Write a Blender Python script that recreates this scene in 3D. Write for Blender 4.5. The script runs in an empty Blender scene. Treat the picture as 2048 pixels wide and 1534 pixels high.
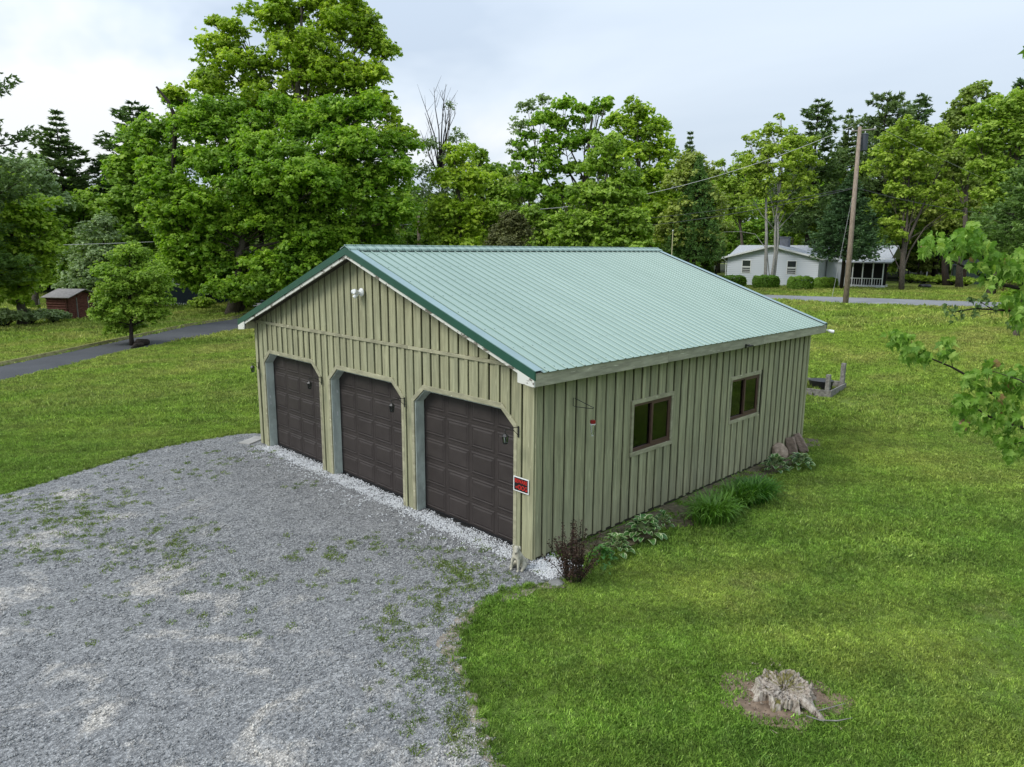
import bpy, bmesh, math, random
import numpy as np
from mathutils import Vector, Matrix, Euler

R = math.radians
rnd = random.Random(7)
rng = np.random.default_rng(11)
scn = bpy.context.scene
col = scn.collection

# ------------------------------------------------------------------ camera
CAM = np.array([-7.9894, -7.6105, 5.1154])
YAW, PIT, ROL, FPX = 0.7952, 0.1886, 0.0066, 1417.3
def cam_axes():
    f = np.array([math.cos(YAW)*math.cos(PIT), math.sin(YAW)*math.cos(PIT), -math.sin(PIT)])
    rt = np.array([math.sin(YAW), -math.cos(YAW), 0.0]); up = np.cross(rt, f)
    c, s = math.cos(ROL), math.sin(ROL)
    return c*rt+s*up, -s*rt+c*up, f
AR, AU, AF = cam_axes()
cd = bpy.data.cameras.new('camera'); cam = bpy.data.objects.new('camera', cd); col.objects.link(cam)
cd.sensor_width = 36; cd.lens = FPX/2048*36; cd.clip_end = 1500; cd.clip_start = 0.05
m = Matrix.Identity(4)
for i in range(3):
    m[i][0] = AR[i]; m[i][1] = AU[i]; m[i][2] = -AF[i]; m[i][3] = CAM[i]
cam.matrix_world = m
scn.camera = cam

# ------------------------------------------------------------------ world: overcast sky
SUN_AZ, SUN_EL = R(160), R(44)
w = bpy.data.worlds.new('World'); scn.world = w; w.use_nodes = True
nt = w.node_tree; nt.nodes.clear()
N = nt.nodes.new; L = nt.links.new
out = N('ShaderNodeOutputWorld'); bg = N('ShaderNodeBackground'); L(bg.outputs[0], out.inputs[0])
sky = N('ShaderNodeTexSky'); sky.sky_type = 'NISHITA'; sky.sun_disc = False
sky.sun_elevation = SUN_EL; sky.sun_rotation = math.pi/2 - SUN_AZ
tc = N('ShaderNodeTexCoord'); sep = N('ShaderNodeSeparateXYZ'); L(tc.outputs['Generated'], sep.inputs[0])
mx = N('ShaderNodeMath'); mx.operation = 'MAXIMUM'; mx.inputs[1].default_value = 0.0; L(sep.outputs[2], mx.inputs[0])
ad = N('ShaderNodeMath'); ad.operation = 'ADD'; ad.inputs[1].default_value = 0.16; L(mx.outputs[0], ad.inputs[0])
dv = N('ShaderNodeVectorMath'); dv.operation = 'DIVIDE'
cb = N('ShaderNodeCombineXYZ')
for i in range(3): L(ad.outputs[0], cb.inputs[i])
L(tc.outputs['Generated'], dv.inputs[0]); L(cb.outputs[0], dv.inputs[1])
n1 = N('ShaderNodeTexNoise'); n1.inputs['Scale'].default_value = 0.8; n1.inputs['Detail'].default_value = 5; n1.inputs['Roughness'].default_value = 0.5
n1.inputs['Distortion'].default_value = 0.35
mpv = N('ShaderNodeMapping'); mpv.inputs['Location'].default_value = (3.1, 1.7, 0); mpv.inputs['Rotation'].default_value = (0, 0, 0.6); mpv.inputs['Scale'].default_value = (1.0, 0.6, 1)
L(dv.outputs[0], mpv.inputs[0]); L(mpv.outputs[0], n1.inputs['Vector'])
# bright thin cloud towards the side the sun stands on
dot = N('ShaderNodeVectorMath'); dot.operation = 'DOT_PRODUCT'
az = R(96); dot.inputs[1].default_value = (math.cos(az)*math.cos(R(14)), math.sin(az)*math.cos(R(14)), math.sin(R(14)))
nrm = N('ShaderNodeVectorMath'); nrm.operation = 'NORMALIZE'; L(tc.outputs['Generated'], nrm.inputs[0]); L(nrm.outputs[0], dot.inputs[0])
def mrange(a_, b_, c_, d_):
    x = N('ShaderNodeMapRange'); x.interpolation_type = 'SMOOTHSTEP'
    for k_, v_ in zip(('From Min', 'From Max', 'To Min', 'To Max'), (a_, b_, c_, d_)): x.inputs[k_].default_value = v_
    L(dot.outputs['Value'], x.inputs['Value']); return x
amp = mrange(.45, .90, .45, 3.4); bias = mrange(.45, .97, .37, .56)
cn = N('ShaderNodeMath'); cn.operation = 'SUBTRACT'; cn.inputs[1].default_value = .5; L(n1.outputs['Fac'], cn.inputs[0])
sm = N('ShaderNodeMath'); sm.operation = 'MULTIPLY_ADD'; L(cn.outputs[0], sm.inputs[0]); L(amp.outputs[0], sm.inputs[1]); L(bias.outputs[0], sm.inputs[2])
cr = N('ShaderNodeValToRGB'); L(sm.outputs[0], cr.inputs[0])
e = cr.color_ramp.elements
e[0].position = 0.22; e[0].color = (3.35, 3.9, 4.6, 1)
e[1].position = 0.72; e[1].color = (5.8, 5.9, 6.0, 1)
k = cr.color_ramp.elements.new(0.46); k.color = (4.45, 4.95, 5.5, 1)
mixw = N('ShaderNodeMixRGB'); mixw.inputs[0].default_value = 0.90
L(sky.outputs[0], mixw.inputs[1]); L(cr.outputs[0], mixw.inputs[2])
# an overcast sky brightens evenly from the horizon to the zenith (CIE standard overcast sky, softened)
cg = N('ShaderNodeMath'); cg.operation = 'MULTIPLY_ADD'; cg.inputs[1].default_value = 1.1; cg.inputs[2].default_value = 1.0; L(mx.outputs[0], cg.inputs[0])
cv = N('ShaderNodeVectorMath'); cv.operation = 'SCALE'; L(mixw.outputs[0], cv.inputs[0]); L(cg.outputs[0], cv.inputs['Scale'])
L(cv.outputs[0], bg.inputs[0]); bg.inputs[1].default_value = 0.10

sl = bpy.data.lights.new('sun', 'SUN'); so = bpy.data.objects.new('sun', sl); col.objects.link(so)
sl.energy = 1.5; sl.angle = R(22); sl.color = (1.0, 0.965, 0.90)
sd = Vector((math.cos(SUN_AZ)*math.cos(SUN_EL), math.sin(SUN_AZ)*math.cos(SUN_EL), math.sin(SUN_EL)))
so.rotation_euler = sd.to_track_quat('Z', 'Y').to_euler(); so.location = (0, 0, 40)
vs = scn.view_settings; vs.view_transform = 'Standard'; vs.look = 'None'; vs.exposure = 0.62; vs.gamma = 1; vs.use_curve_mapping = False
scn.render.engine = 'CYCLES'
scn.cycles.max_bounces = 5; scn.cycles.transparent_max_bounces = 6; scn.cycles.transmission_bounces = 4

# ------------------------------------------------------------------ terrain and pixel helpers
def sstep(a, b, x):
    t = np.clip((np.asarray(x, float)-a)/(b-a), 0, 1); return t*t*(3-2*t)
def hgt(x, y):
    return 1.3*sstep(13, 40, x) + 0.12*np.sin(np.asarray(x)*0.11+1)*np.sin(np.asarray(y)*0.09)*sstep(16, 30, np.hypot(x, y))
def H(x, y): return float(hgt(x, y))
def rayd(px, py): return AF + (px-1024)/FPX*AR - (py-767)/FPX*AU
def at(px, py, z=0.0):
    """ground point seen at a place of the photograph"""
    d = rayd(px, py); t = (-CAM[2])/d[2]
    for _ in range(60):
        p = CAM+d*t
        t2 = (H(p[0], p[1])+z-CAM[2])/d[2]
        t = 0.6*t+0.4*t2
    p = CAM+d*t
    return Vector((p[0], p[1], H(p[0], p[1])))
def dep(px, py, D): return Vector(CAM+rayd(px, py)*D)
def depth_of(p): return float(np.dot(np.array(p)-CAM, AF))

# ------------------------------------------------------------------ object helpers
def tag(o, label=None, cat=None, group=None, kind=None):
    if label: o['label'] = label
    if cat: o['category'] = cat
    if group: o['group'] = group
    if kind: o['kind'] = kind
    return o
def empty(name, loc, rz=0, label=None, cat=None, group=None):
    o = bpy.data.objects.new(name, None); col.objects.link(o); o.location = loc; o.rotation_euler = (0, 0, rz)
    o.empty_display_size = 0.2
    return tag(o, label, cat, group)
def fastmesh(name, V, F, tint=None, smooth=False):
    """V (n,3), F (m,k) arrays"""
    me = bpy.data.meshes.new(name); V = np.asarray(V, np.float32); F = np.asarray(F, np.int32)
    me.vertices.add(len(V)); me.vertices.foreach_set('co', V.ravel())
    k = F.shape[1]
    me.loops.add(F.size); me.loops.foreach_set('vertex_index', F.ravel())
    me.polygons.add(len(F)); me.polygons.foreach_set('loop_start', np.arange(0, F.size, k, dtype=np.int32))
    if smooth: me.polygons.foreach_set('use_smooth', np.ones(len(F), bool))
    me.update(calc_edges=True)
    if tint is not None:
        a = me.attributes.new('tint', 'FLOAT', 'FACE'); a.data.foreach_set('value', np.asarray(tint, np.float32))
    return me
def link(name, me, mat=None, parent=None, loc=None):
    o = bpy.data.objects.new(name, me); col.objects.link(o)
    if mat is not None and len(me.materials) == 0: me.materials.append(mat)
    if parent is not None: o.parent = parent
    if loc is not None: o.location = loc
    return o
class MB:
    def __init__(s): s.v = []; s.f = []
    def add(s, vs_, fs):
        n = len(s.v); s.v += [tuple(v) for v in vs_]; s.f += [tuple(i+n for i in f) for f in fs]
    def box(s, x0, x1, y0, y1, z0, z1, M=None):
        vs_ = [(x, y, z) for x in (x0, x1) for y in (y0, y1) for z in (z0, z1)]
        if M is not None: vs_ = [M @ Vector(v) for v in vs_]
        s.add(vs_, [(0, 1, 3, 2), (4, 6, 7, 5), (0, 4, 5, 1), (2, 3, 7, 6), (0, 2, 6, 4), (1, 5, 7, 3)]); return s
    def tube(s, pts, rad, n=8, cap=True):
        pts = [Vector(p) for p in pts]
        if not hasattr(rad, '__len__'): rad = [rad]*len(pts)
        rings = []; prev = None
        for i, p in enumerate(pts):
            d = (pts[min(i+1, len(pts)-1)]-pts[max(i-1, 0)]).normalized()
            a = prev if prev is not None else (Vector((1, 0, 0)) if abs(d.x) < 0.8 else Vector((0, 1, 0)))
            u = (a-d*a.dot(d)).normalized(); prev = u; v = d.cross(u)
            rings.append([p+(u*math.cos(2*math.pi*j/n)+v*math.sin(2*math.pi*j/n))*rad[i] for j in range(n)])
        vs_ = [q for r_ in rings for q in r_]; fs = []
        for i in range(len(pts)-1):
            for j in range(n):
                a, b = i*n+j, i*n+(j+1) % n; fs.append((a, b, b+n, a+n))
        if cap: fs += [tuple(range(n))[::-1], tuple(range((len(pts)-1)*n, len(pts)*n))]
        s.add(vs_, fs); return s
    def prism(s, poly, axis, a, b):
        """poly of 2D points extruded on axis from a to b"""
        def P(p, t): return (t, p[0], p[1]) if axis == 'x' else (p[0], t, p[1]) if axis == 'y' else (p[0], p[1], t)
        n = len(poly); s.add([P(p, a) for p in poly]+[P(p, b) for p in poly],
            [tuple(range(n))[::-1], tuple(range(n, 2*n))]+[(i, (i+1) % n, (i+1) % n+n, i+n) for i in range(n)]); return s
    def build(s, name, mat, parent=None, smooth=False, bevel=0, loc=None):
        me = bpy.data.meshes.new(name); me.from_pydata(s.v, [], s.f)
        bm = bmesh.new(); bm.from_mesh(me); bmesh.ops.recalc_face_normals(bm, faces=bm.faces)
        if bevel: bmesh.ops.bevel(bm, geom=list(bm.edges), offset=bevel, segments=1, affect='EDGES')
        bm.to_mesh(me); bm.free()
        if smooth:
            for p in me.polygons: p.use_smooth = True
        return link(name, me, mat, parent, loc)
def dup(o, parent=None, loc=None, rot=None, scale=None):
    c = o.copy(); col.objects.link(c)
    if parent is not None: c.parent = parent
    if loc is not None: c.location = loc
    if rot is not None: c.rotation_euler = rot
    if scale is not None: c.scale = scale
    return c
def dup_tree(o, loc=None, rz=None, scale=None, label=None):
    c = dup(o, loc=loc)
    if rz is not None: c.rotation_euler = (0, 0, rz)
    if scale is not None: c.scale = scale
    if label: c['label'] = label
    for ch in o.children:
        d = dup(ch, parent=c)
        for g in ch.children: dup(g, parent=d)
    return c

# ------------------------------------------------------------------ materials
class Mat:
    def __init__(s, name):
        s.m = bpy.data.materials.new(name); s.m.use_nodes = True; s.t = s.m.node_tree
        s.b = s.t.nodes['Principled BSDF']; s.o = s.t.nodes['Material Output']
    def n(s, kind, **kw):
        x = s.t.nodes.new('ShaderNode'+kind)
        for k_, v in kw.items():
            if k_ in x.inputs: x.inputs[k_].default_value = v
            else: setattr(x, k_, v)
        return x
    def l(s, a, b): s.t.links.new(a, b)
    def pos(s, scale=(1, 1, 1), obj=False, rot=(0, 0, 0)):
        if obj: g = s.n('TexCoord').outputs['Object']
        else: g = s.n('NewGeometry').outputs['Position']
        mp = s.n('Mapping'); mp.inputs['Scale'].default_value = scale; mp.inputs['Rotation'].default_value = rot; s.l(g, mp.inputs[0]); return mp.outputs[0]
    def noise(s, vec, scale, detail=4, rough=.55, dist=0):
        x = s.n('TexNoise'); x.inputs['Scale'].default_value = scale; x.inputs['Detail'].default_value = detail
        x.inputs['Roughness'].default_value = rough; x.inputs['Distortion'].default_value = dist; s.l(vec, x.inputs['Vector']); return x.outputs['Fac']
    def ramp(s, fac, stops):
        x = s.n('ValToRGB'); s.l(fac, x.inputs[0]); el = x.color_ramp.elements
        while len(el) < len(stops): el.new(0.5)
        for i, (p, c) in enumerate(stops):
            el[i].position = p; el[i].color = (*c, 1) if len(c) == 3 else c
        return x.outputs[0]
    def mix(s, fac, a, b, mode='MIX'):
        x = s.n('MixRGB'); x.blend_type = mode
        for k_, v in ((0, fac), (1, a), (2, b)):
            if isinstance(v, (int, float)): x.inputs[k_].default_value = v
            elif isinstance(v, tuple): x.inputs[k_].default_value = (*v, 1)
            else: s.l(v, x.inputs[k_])
        return x.outputs[0]
    def math(s, op, a, b=None, c=None):
        x = s.n('Math'); x.operation = op
        for k_, v in enumerate((a, b, c)):
            if v is None: continue
            if isinstance(v, (int, float)): x.inputs[k_].default_value = v
            else: s.l(v, x.inputs[k_])
        return x.outputs[0]
    def color(s, c):
        if isinstance(c, tuple): s.b.inputs['Base Color'].default_value = (*c, 1)
        else: s.l(c, s.b.inputs['Base Color'])
    def bump(s, h, strength=.3, dist=.02):
        x = s.n('Bump'); x.inputs['Strength'].default_value = strength; x.inputs['Distance'].default_value = dist
        s.l(h, x.inputs['Height']); s.l(x.outputs[0], s.b.inputs['Normal'])
    def rough(s, r, spec=None, metal=None):
        s.b.inputs['Roughness'].default_value = r
        if spec is not None: s.b.inputs['Specular IOR Level'].default_value = spec
        if metal is not None: s.b.inputs['Metallic'].default_value = metal
        return s
G0, G1 = (0, 0, 0), (1, 1, 1)

def paint_wood(name, c, worn, scale=(18, 18, 1.3), amt=.35, vary=.12):
    q = Mat(name); p = q.pos(scale)
    oi = q.n('ObjectInfo')
    # shift the grain from board to board
    sh = q.n('VectorMath'); sh.operation = 'ADD'; q.l(p, sh.inputs[0])
    cx = q.n('CombineXYZ'); q.l(q.math('MULTIPLY', oi.outputs['Random'], 37.0), cx.inputs[2]); q.l(cx.outputs[0], sh.inputs[1])
    g = q.noise(sh.outputs[0], 1.0, 6, .62)
    g2 = q.noise(q.pos((2.3, 2.3, .9)), 1.0, 4, .6)
    fl = q.noise(sh.outputs[0], 2.2, 3, .5)
    a = q.mix(q.ramp(g, [(.38, G0), (.62, G1)]), c, tuple(x*.64 for x in c))
    a = q.mix(q.math('MULTIPLY', q.ramp(g2, [(.42, G0), (.66, G1)]), amt), a, worn)
    a = q.mix(q.math('MULTIPLY', q.ramp(fl, [(.66, G0), (.74, G1)]), .62), a, tuple(min(.8, x*1.65+.06) for x in c))
    v = q.math('ADD', q.math('MULTIPLY', oi.outputs['Random'], vary*2), 1-vary)
    hs = q.n('HueSaturation'); q.l(a, hs.inputs['Color']); q.l(v, hs.inputs['Value'])
    q.color(hs.outputs[0]); q.rough(.75, .3); q.bump(g, .35, .006); return q.m
M = {}
M['siding'] = paint_wood('weathered_green_tan_stain', (.385, .380, .235), (.27, .285, .19))
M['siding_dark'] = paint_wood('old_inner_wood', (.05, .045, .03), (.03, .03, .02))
M['trimwood'] = paint_wood('trim_green_tan', (.39, .375, .25), (.33, .32, .22), (3, 3, 8))
M['fascia'] = paint_wood('fascia_tan', (.39, .38, .28), (.28, .29, .21), (2.0, 12, 14), .45)
M['jamb'] = paint_wood('jamb_grey_green_paint', (.54, .60, .54), (.46, .53, .48), (5, 5, 2), .3, .04)
def peeling(name, c, wood, th=.52):
    q = Mat(name); p = q.pos((5, 1.6, 3)); a = q.noise(p, 2.0, 7, .68); b = q.noise(q.pos((30, 9, 30)), 1.0, 4)
    mk = q.ramp(q.math('ADD', q.math('MULTIPLY', b, .25), q.math('MULTIPLY', a, .85)), [(th, G0), (th+.045, G1)])
    q.color(q.mix(mk, c, q.mix(b, wood, tuple(x*.5 for x in wood)))); q.rough(.7, .3); q.bump(mk, -.3, .004); return q.m
M['whitepeel'] = peeling('peeling_white_paint', (.66, .66, .60), (.22, .20, .16), .58)
def simple(name, c, r=.6, spec=.4, metal=0, ns=0, amt=.25, obj=False, bump=0):
    q = Mat(name)
    if ns:
        f = q.noise(q.pos(obj=obj), ns, 5, .6); q.color(q.mix(q.ramp(f, [(.3, G0), (.7, G1)]), tuple(x*(1-amt) for x in c), tuple(min(1, x*(1+amt)) for x in c)))
        if bump: q.bump(f, bump, .01)
    else: q.color(c)
    q.rough(r, spec, metal); return q.m
def roofmat():
    q = Mat('pale_green_enamelled_steel'); n_ = q.noise(q.pos((.9, .25, .25)), 1.0, 5, .6)
    n2 = q.noise(q.pos((14, 1.2, 1.2)), 1.0, 4, .6)
    c = q.mix(q.ramp(n_, [(.3, G0), (.7, G1)]), (.250, .350, .300), (.300, .405, .350))
    c = q.mix(q.math('MULTIPLY', q.ramp(n2, [(.5, G0), (.75, G1)]), .25), c, (.38, .48, .45))
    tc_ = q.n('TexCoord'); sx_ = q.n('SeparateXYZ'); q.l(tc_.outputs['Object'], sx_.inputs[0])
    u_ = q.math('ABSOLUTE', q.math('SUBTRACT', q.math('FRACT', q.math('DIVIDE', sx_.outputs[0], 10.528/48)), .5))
    # shaded side of each rib, painted in as dark lines along its foot
    d_ = q.math('ABSOLUTE', q.math('SUBTRACT', u_, .104)); rib_shade = q.ramp(d_, [(.025, G1), (.065, G0)])
    c = q.mix(q.math('MULTIPLY', rib_shade, .92), c, (.05, .125, .10))
    q.color(c); q.rough(.42, .55, .08); q.bump(n_, .04, .01); return q.m
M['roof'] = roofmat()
M['flange_sheen'] = simple('rake_flange_sky_sheen', (.22, .32, .325), .32, .5, 0, 1.5, .1)  # top of the rake trim, sky reflection painted in as a paler colour
M['rake'] = simple('dark_green_rake_metal', (.020, .080, .055), .38, .5, 0, 3, .12)
M['doormat'] = None
def doorm():
    q = Mat('dark_brown_door_enamel'); f = q.noise(q.pos((30, 30, 90)), 1.0, 4); g = q.noise(q.pos((1, 1, 1)), 2.2, 5, .6)
    c = q.mix(q.ramp(g, [(.35, G0), (.7, G1)]), (.036, .029, .027), (.052, .043, .040))
    q.color(c); q.rough(.6, .3); q.bump(f, .2, .004); return q.m
M['doormat'] = doorm()
M['black'] = simple('black_metal', (.012, .012, .013), .45, .5)
M['darkwood'] = simple('brown_window_frame', (.085, .045, .035), .5, .4, 0, 6, .2)
M['white'] = simple('white_plastic', (.78, .79, .78), .35, .5)
M['red'] = simple('red_print', (.62, .03, .02), .4, .4)
M['redplastic'] = simple('red_plastic', (.25, .01, .012), .3, .5)
M['blackprint'] = simple('black_print', (.012, .010, .012), .4, .4)
M['concrete'] = simple('concrete', (.33, .32, .30), .85, .2, 0, 4, .2, bump=.3)
M['interior'] = simple('dark_interior', (.02, .02, .018), .9, .1)
M['muntin'] = simple('pale_grid_bars', (.30, .33, .28), .6)
def glassm(name, c=(.9, .95, .92), tr=.86):
    q = Mat(name); q.t.nodes.remove(q.b)
    g = q.n('BsdfGlossy'); g.inputs['Roughness'].default_value = .03; g.inputs['Color'].default_value = (1, 1, 1, 1)
    t = q.n('BsdfTransparent'); t.inputs['Color'].default_value = (*c, 1)
    f = q.n('Fresnel'); f.inputs['IOR'].default_value = 1.6
    mxs = q.n('MixShader'); q.l(q.math('MULTIPLY_ADD', f.outputs[0], 1.0, 1-tr-.1), mxs.inputs[0]); q.l(t.outputs[0], mxs.inputs[1]); q.l(g.outputs[0], mxs.inputs[2]); q.l(mxs.outputs[0], q.o.inputs[0])
    return q.m
M['glass'] = glassm('window_glass', (.55, .6, .56), .93)
M['clear'] = glassm('clear_plastic', (.93, .95, .93), .75)
def wood_old(name, c1, c2, sc=(6, 6, 1)):
    q = Mat(name); g = q.noise(q.pos(sc), 3, 6, .65); q.color(q.ramp(g, [(.3, c1), (.7, c2)])); q.rough(.85, .2); q.bump(g, .6, .01); return q.m
M['greywood'] = wood_old('weathered_grey_timber', (.10, .095, .085), (.30, .285, .26), (4, 4, 4))
M['pole'] = wood_old('utility_pole_wood', (.16, .12, .09), (.36, .29, .23), (5, 5, .5))
M['redlog'] = wood_old('faded_red_brown_boards', (.045, .014, .011), (.20, .085, .065), (1.5, 1.5, 9))
M['bark'] = wood_old('grey_brown_bark', (.045, .036, .028), (.16, .135, .11), (5, 5, 1.2))
M['barkdark'] = wood_old('dark_bark', (.012, .009, .007), (.05, .04, .032), (8, 8, 2))
M['barkpale'] = wood_old('pale_grey_bark', (.17, .165, .15), (.42, .40, .36), (4, 4, 1.5))
M['stumpw'] = None

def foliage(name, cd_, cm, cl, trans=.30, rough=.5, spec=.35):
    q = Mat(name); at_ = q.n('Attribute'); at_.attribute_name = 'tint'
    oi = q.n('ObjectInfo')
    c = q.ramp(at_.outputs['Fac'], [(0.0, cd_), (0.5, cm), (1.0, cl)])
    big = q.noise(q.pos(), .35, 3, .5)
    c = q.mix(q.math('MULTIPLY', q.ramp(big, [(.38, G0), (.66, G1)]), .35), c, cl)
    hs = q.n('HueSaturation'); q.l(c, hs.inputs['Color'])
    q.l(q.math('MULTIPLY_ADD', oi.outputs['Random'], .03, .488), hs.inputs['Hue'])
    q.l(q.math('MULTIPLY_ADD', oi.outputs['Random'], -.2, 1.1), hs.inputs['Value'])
    cc_ = hs.outputs[0]
    q.color(cc_); q.rough(rough, spec)
    tr = q.n('BsdfTranslucent'); q.l(q.mix(1.0, cc_, (1.0, 1.15, .45), 'MULTIPLY'), tr.inputs['Color'])
    mxs = q.n('MixShader'); mxs.inputs[0].default_value = trans
    q.l(q.b.outputs[0], mxs.inputs[1]); q.l(tr.outputs[0], mxs.inputs[2]); q.l(mxs.outputs[0], q.o.inputs[0])
    return q.m
F = {}
F['maple'] = foliage('maple_leaves', (.110, .200, .018), (.240, .395, .030), (.470, .610, .062), .46)
F['green'] = foliage('deep_green_leaves', (.090, .180, .022), (.200, .350, .038), (.390, .540, .070), .44)
F['yellow'] = foliage('yellow_green_leaves', (.170, .255, .030), (.330, .450, .055), (.500, .610, .100), .46)
F['olive'] = foliage('olive_green_leaves', (.120, .180, .030), (.250, .330, .065), (.400, .480, .120), .42)
F['pale'] = foliage('pale_silvery_leaves', (.130, .190, .075), (.250, .340, .140), (.390, .480, .230), .36)
F['pine'] = foliage('pine_needles', (.042, .085, .022), (.100, .170, .050), (.190, .280, .085), .2, .6)
F['softpine'] = foliage('soft_pine_needles', (.055, .115, .026), (.125, .220, .048), (.230, .340, .085), .22, .6)
F['spruce'] = foliage('spruce_needles', (.022, .058, .018), (.052, .112, .038), (.110, .200, .070), .12, .6)
F['cedar'] = foliage('brownish_cedar_needles', (.060, .060, .014), (.110, .110, .026), (.160, .170, .045), .12, .6)
F['barberry'] = foliage('dark_maroon_leaves', (.018, .008, .007), (.045, .018, .014), (.085, .045, .028), .15, .6)
F['hosta'] = foliage('hosta_leaf_green', (.025, .085, .018), (.050, .145, .028), (.110, .230, .050), .25, .45)
F['hostaedge'] = foliage('hosta_leaf_cream_edge', (.42, .50, .26), (.50, .57, .32), (.58, .64, .38), .25, .4)
F['lily'] = foliage('daylily_blades', (.028, .095, .010), (.065, .175, .018), (.160, .320, .045), .28, .45)
F['nearleaf'] = foliage('young_maple_leaves', (.080, .175, .018), (.180, .320, .035), (.380, .520, .120), .34, .5, .2)
F['copper'] = foliage('copper_new_leaves', (.20, .12, .05), (.28, .17, .08), (.36, .22, .10), .35, .4)

# ------------------------------------------------------------------ ground materials
def grasscolor(q):
    p = q.pos()
    big = q.noise(p, .13, 4, .55, .3); mid = q.noise(p, .7, 4, .6); fine = q.noise(p, 6, 3, .6)
    c = q.ramp(big, [(.36, (.118, .240, .036)), (.50, (.188, .325, .050)), (.66, (.310, .405, .082))])
    c = q.mix(q.math('MULTIPLY', q.ramp(mid, [(.44, G0), (.64, G1)]), .50), c, (.085, .190, .034))
    c = q.mix(q.math('MULTIPLY', q.ramp(fine, [(.50, G0), (.70, G1)]), .40), c, (.27, .35, .11))
    dry = q.noise(q.pos((1, 1, 1), rot=(0, 0, .8)), .42, 5, .65)
    c = q.mix(q.math('MULTIPLY', q.ramp(dry, [(.60, G0), (.72, G1)]), .42), c, (.33, .32, .13))
    # mowing bands
    x = q.n('SeparateXYZ'); q.l(q.pos((1, 1, 1), rot=(0, 0, R(38))), x.inputs[0])
    s = q.math('SINE', q.math('MULTIPLY', q.math('ADD', x.outputs[1], q.math('MULTIPLY', mid, .6)), 4.6))
    f = q.math('MULTIPLY_ADD', s, .11, 1.0)
    hs = q.n('HueSaturation'); q.l(c, hs.inputs['Color']); q.l(f, hs.inputs['Value'])
    # more yellow on the left and far lawns, bluer green close by on the right
    y = q.n('SeparateXYZ'); q.l(p, y.inputs[0])
    far = q.n('MapRange'); far.inputs['From Min'].default_value = -2; far.inputs['From Max'].default_value = 22
    q.l(q.math('ADD', q.math('MULTIPLY', y.outputs[0], .7), q.math('MULTIPLY', y.outputs[1], .7)), far.inputs['Value'])
    pat = q.noise(q.pos((1, 1.6, 1), rot=(0, 0, .3)), .22, 5, .6, .3)
    fc = q.mix(q.ramp(pat, [(.42, G0), (.60, G1)]), (.300, .405, .062), (.420, .420, .120))
    return q.mix(q.math('MULTIPLY', far.outputs[0], .68), hs.outputs[0], fc), fine
def lawnmat():
    q = Mat('lawn_ground'); c, fine = grasscolor(q)
    f2 = q.noise(q.pos(), 45, 3, .7)
    c = q.mix(q.ramp(f2, [(.35, (.50, .50, .50)), (.65, (1, 1, 1))]), c, c)
    c = q.mix(1.0, c, q.ramp(f2, [(.32, (.25, .24, .22)), (.62, (.75, .75, .75))]), 'MULTIPLY')
    q.color(c); q.rough(.9, .1); q.bump(f2, .9, .04); return q.m
M['lawn'] = lawnmat()
def blademat():
    q = Mat('grass_blades'); c, fine = grasscolor(q)
    oi = q.n('ObjectInfo'); at_ = q.n('Attribute'); at_.attribute_name = 'tint'
    c = q.mix(1.0, c, q.ramp(at_.outputs['Fac'], [(0, (.50, .58, .50)), (.6, (1.1, 1.1, 1.0)), (.9, (1.45, 1.35, 1.3)), (1, (2.1, 1.8, 2.6))]), 'MULTIPLY')
    hs = q.n('HueSaturation'); q.l(c, hs.inputs['Color']); q.l(q.math('MULTIPLY_ADD', oi.outputs['Random'], .75, .66), hs.inputs['Value'])
    q.color(hs.outputs[0]); q.rough(.55, .25)
    tr = q.n('BsdfTranslucent'); q.l(hs.outputs[0], tr.inputs['Color']); mxs = q.n('MixShader'); mxs.inputs[0].default_value = .3
    q.l(q.b.outputs[0], mxs.inputs[1]); q.l(tr.outputs[0], mxs.inputs[2]); q.l(mxs.outputs[0], q.o.inputs[0]); return q.m
M['blade'] = blademat()
def gravelcolor(q):
    p = q.pos(); big = q.noise(p, .55, 5, .6, .4); mid = q.noise(p, 2.2, 4, .6)
    c = q.mix(q.ramp(mid, [(.35, G0), (.68, G1)]), (.215, .217, .218), (.270, .271, .268))
    x = q.n('SeparateXYZ'); q.l(p, x.inputs[0])
    # fine pale dust where wheels have packed the open part of the yard
    open_ = q.n('MapRange'); open_.inputs['From Min'].default_value = -2.2; open_.inputs['From Max'].default_value = -4.8
    q.l(x.outputs[0], open_.inputs['Value'])
    dn = q.noise(p, .95, 6, .68, .6)
    du = q.math('MULTIPLY', q.ramp(dn, [(.53, G0), (.63, G1)]), q.math('MULTIPLY', open_.outputs[0], .80))
    return q.mix(du, c, (.46, .43, .385)), mid
def gravelmat():
    q = Mat('gravel_bed'); c, mid = gravelcolor(q); p = q.pos()
    vo = q.n('TexVoronoi'); vo.inputs['Scale'].default_value = 42; q.l(p, vo.inputs['Vector'])
    vo2 = q.n('TexVoronoi'); vo2.inputs['Scale'].default_value = 95; q.l(p, vo2.inputs['Vector'])
    s1 = q.n('SeparateXYZ'); q.l(vo.outputs['Color'], s1.inputs[0]); s2 = q.n('SeparateXYZ'); q.l(vo2.outputs['Color'], s2.inputs[0])
    c = q.mix(1.0, c, q.ramp(s1.outputs[0], [(0, (.55, .56, .58)), (.6, (1, 1, 1)), (1, (1.5, 1.5, 1.5))]), 'MULTIPLY')
    c = q.mix(1.0, c, q.ramp(s2.outputs[0], [(0, (.7, .7, .7)), (1, (1.25, 1.25, 1.25))]), 'MULTIPLY')
    q.color(c); q.rough(.9, .15)
    q.bump(q.math('ADD', vo.outputs['Distance'], q.math('MULTIPLY', vo2.outputs['Distance'], .5)), .9, .015); return q.m
M['gravel'] = gravelmat()
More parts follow.
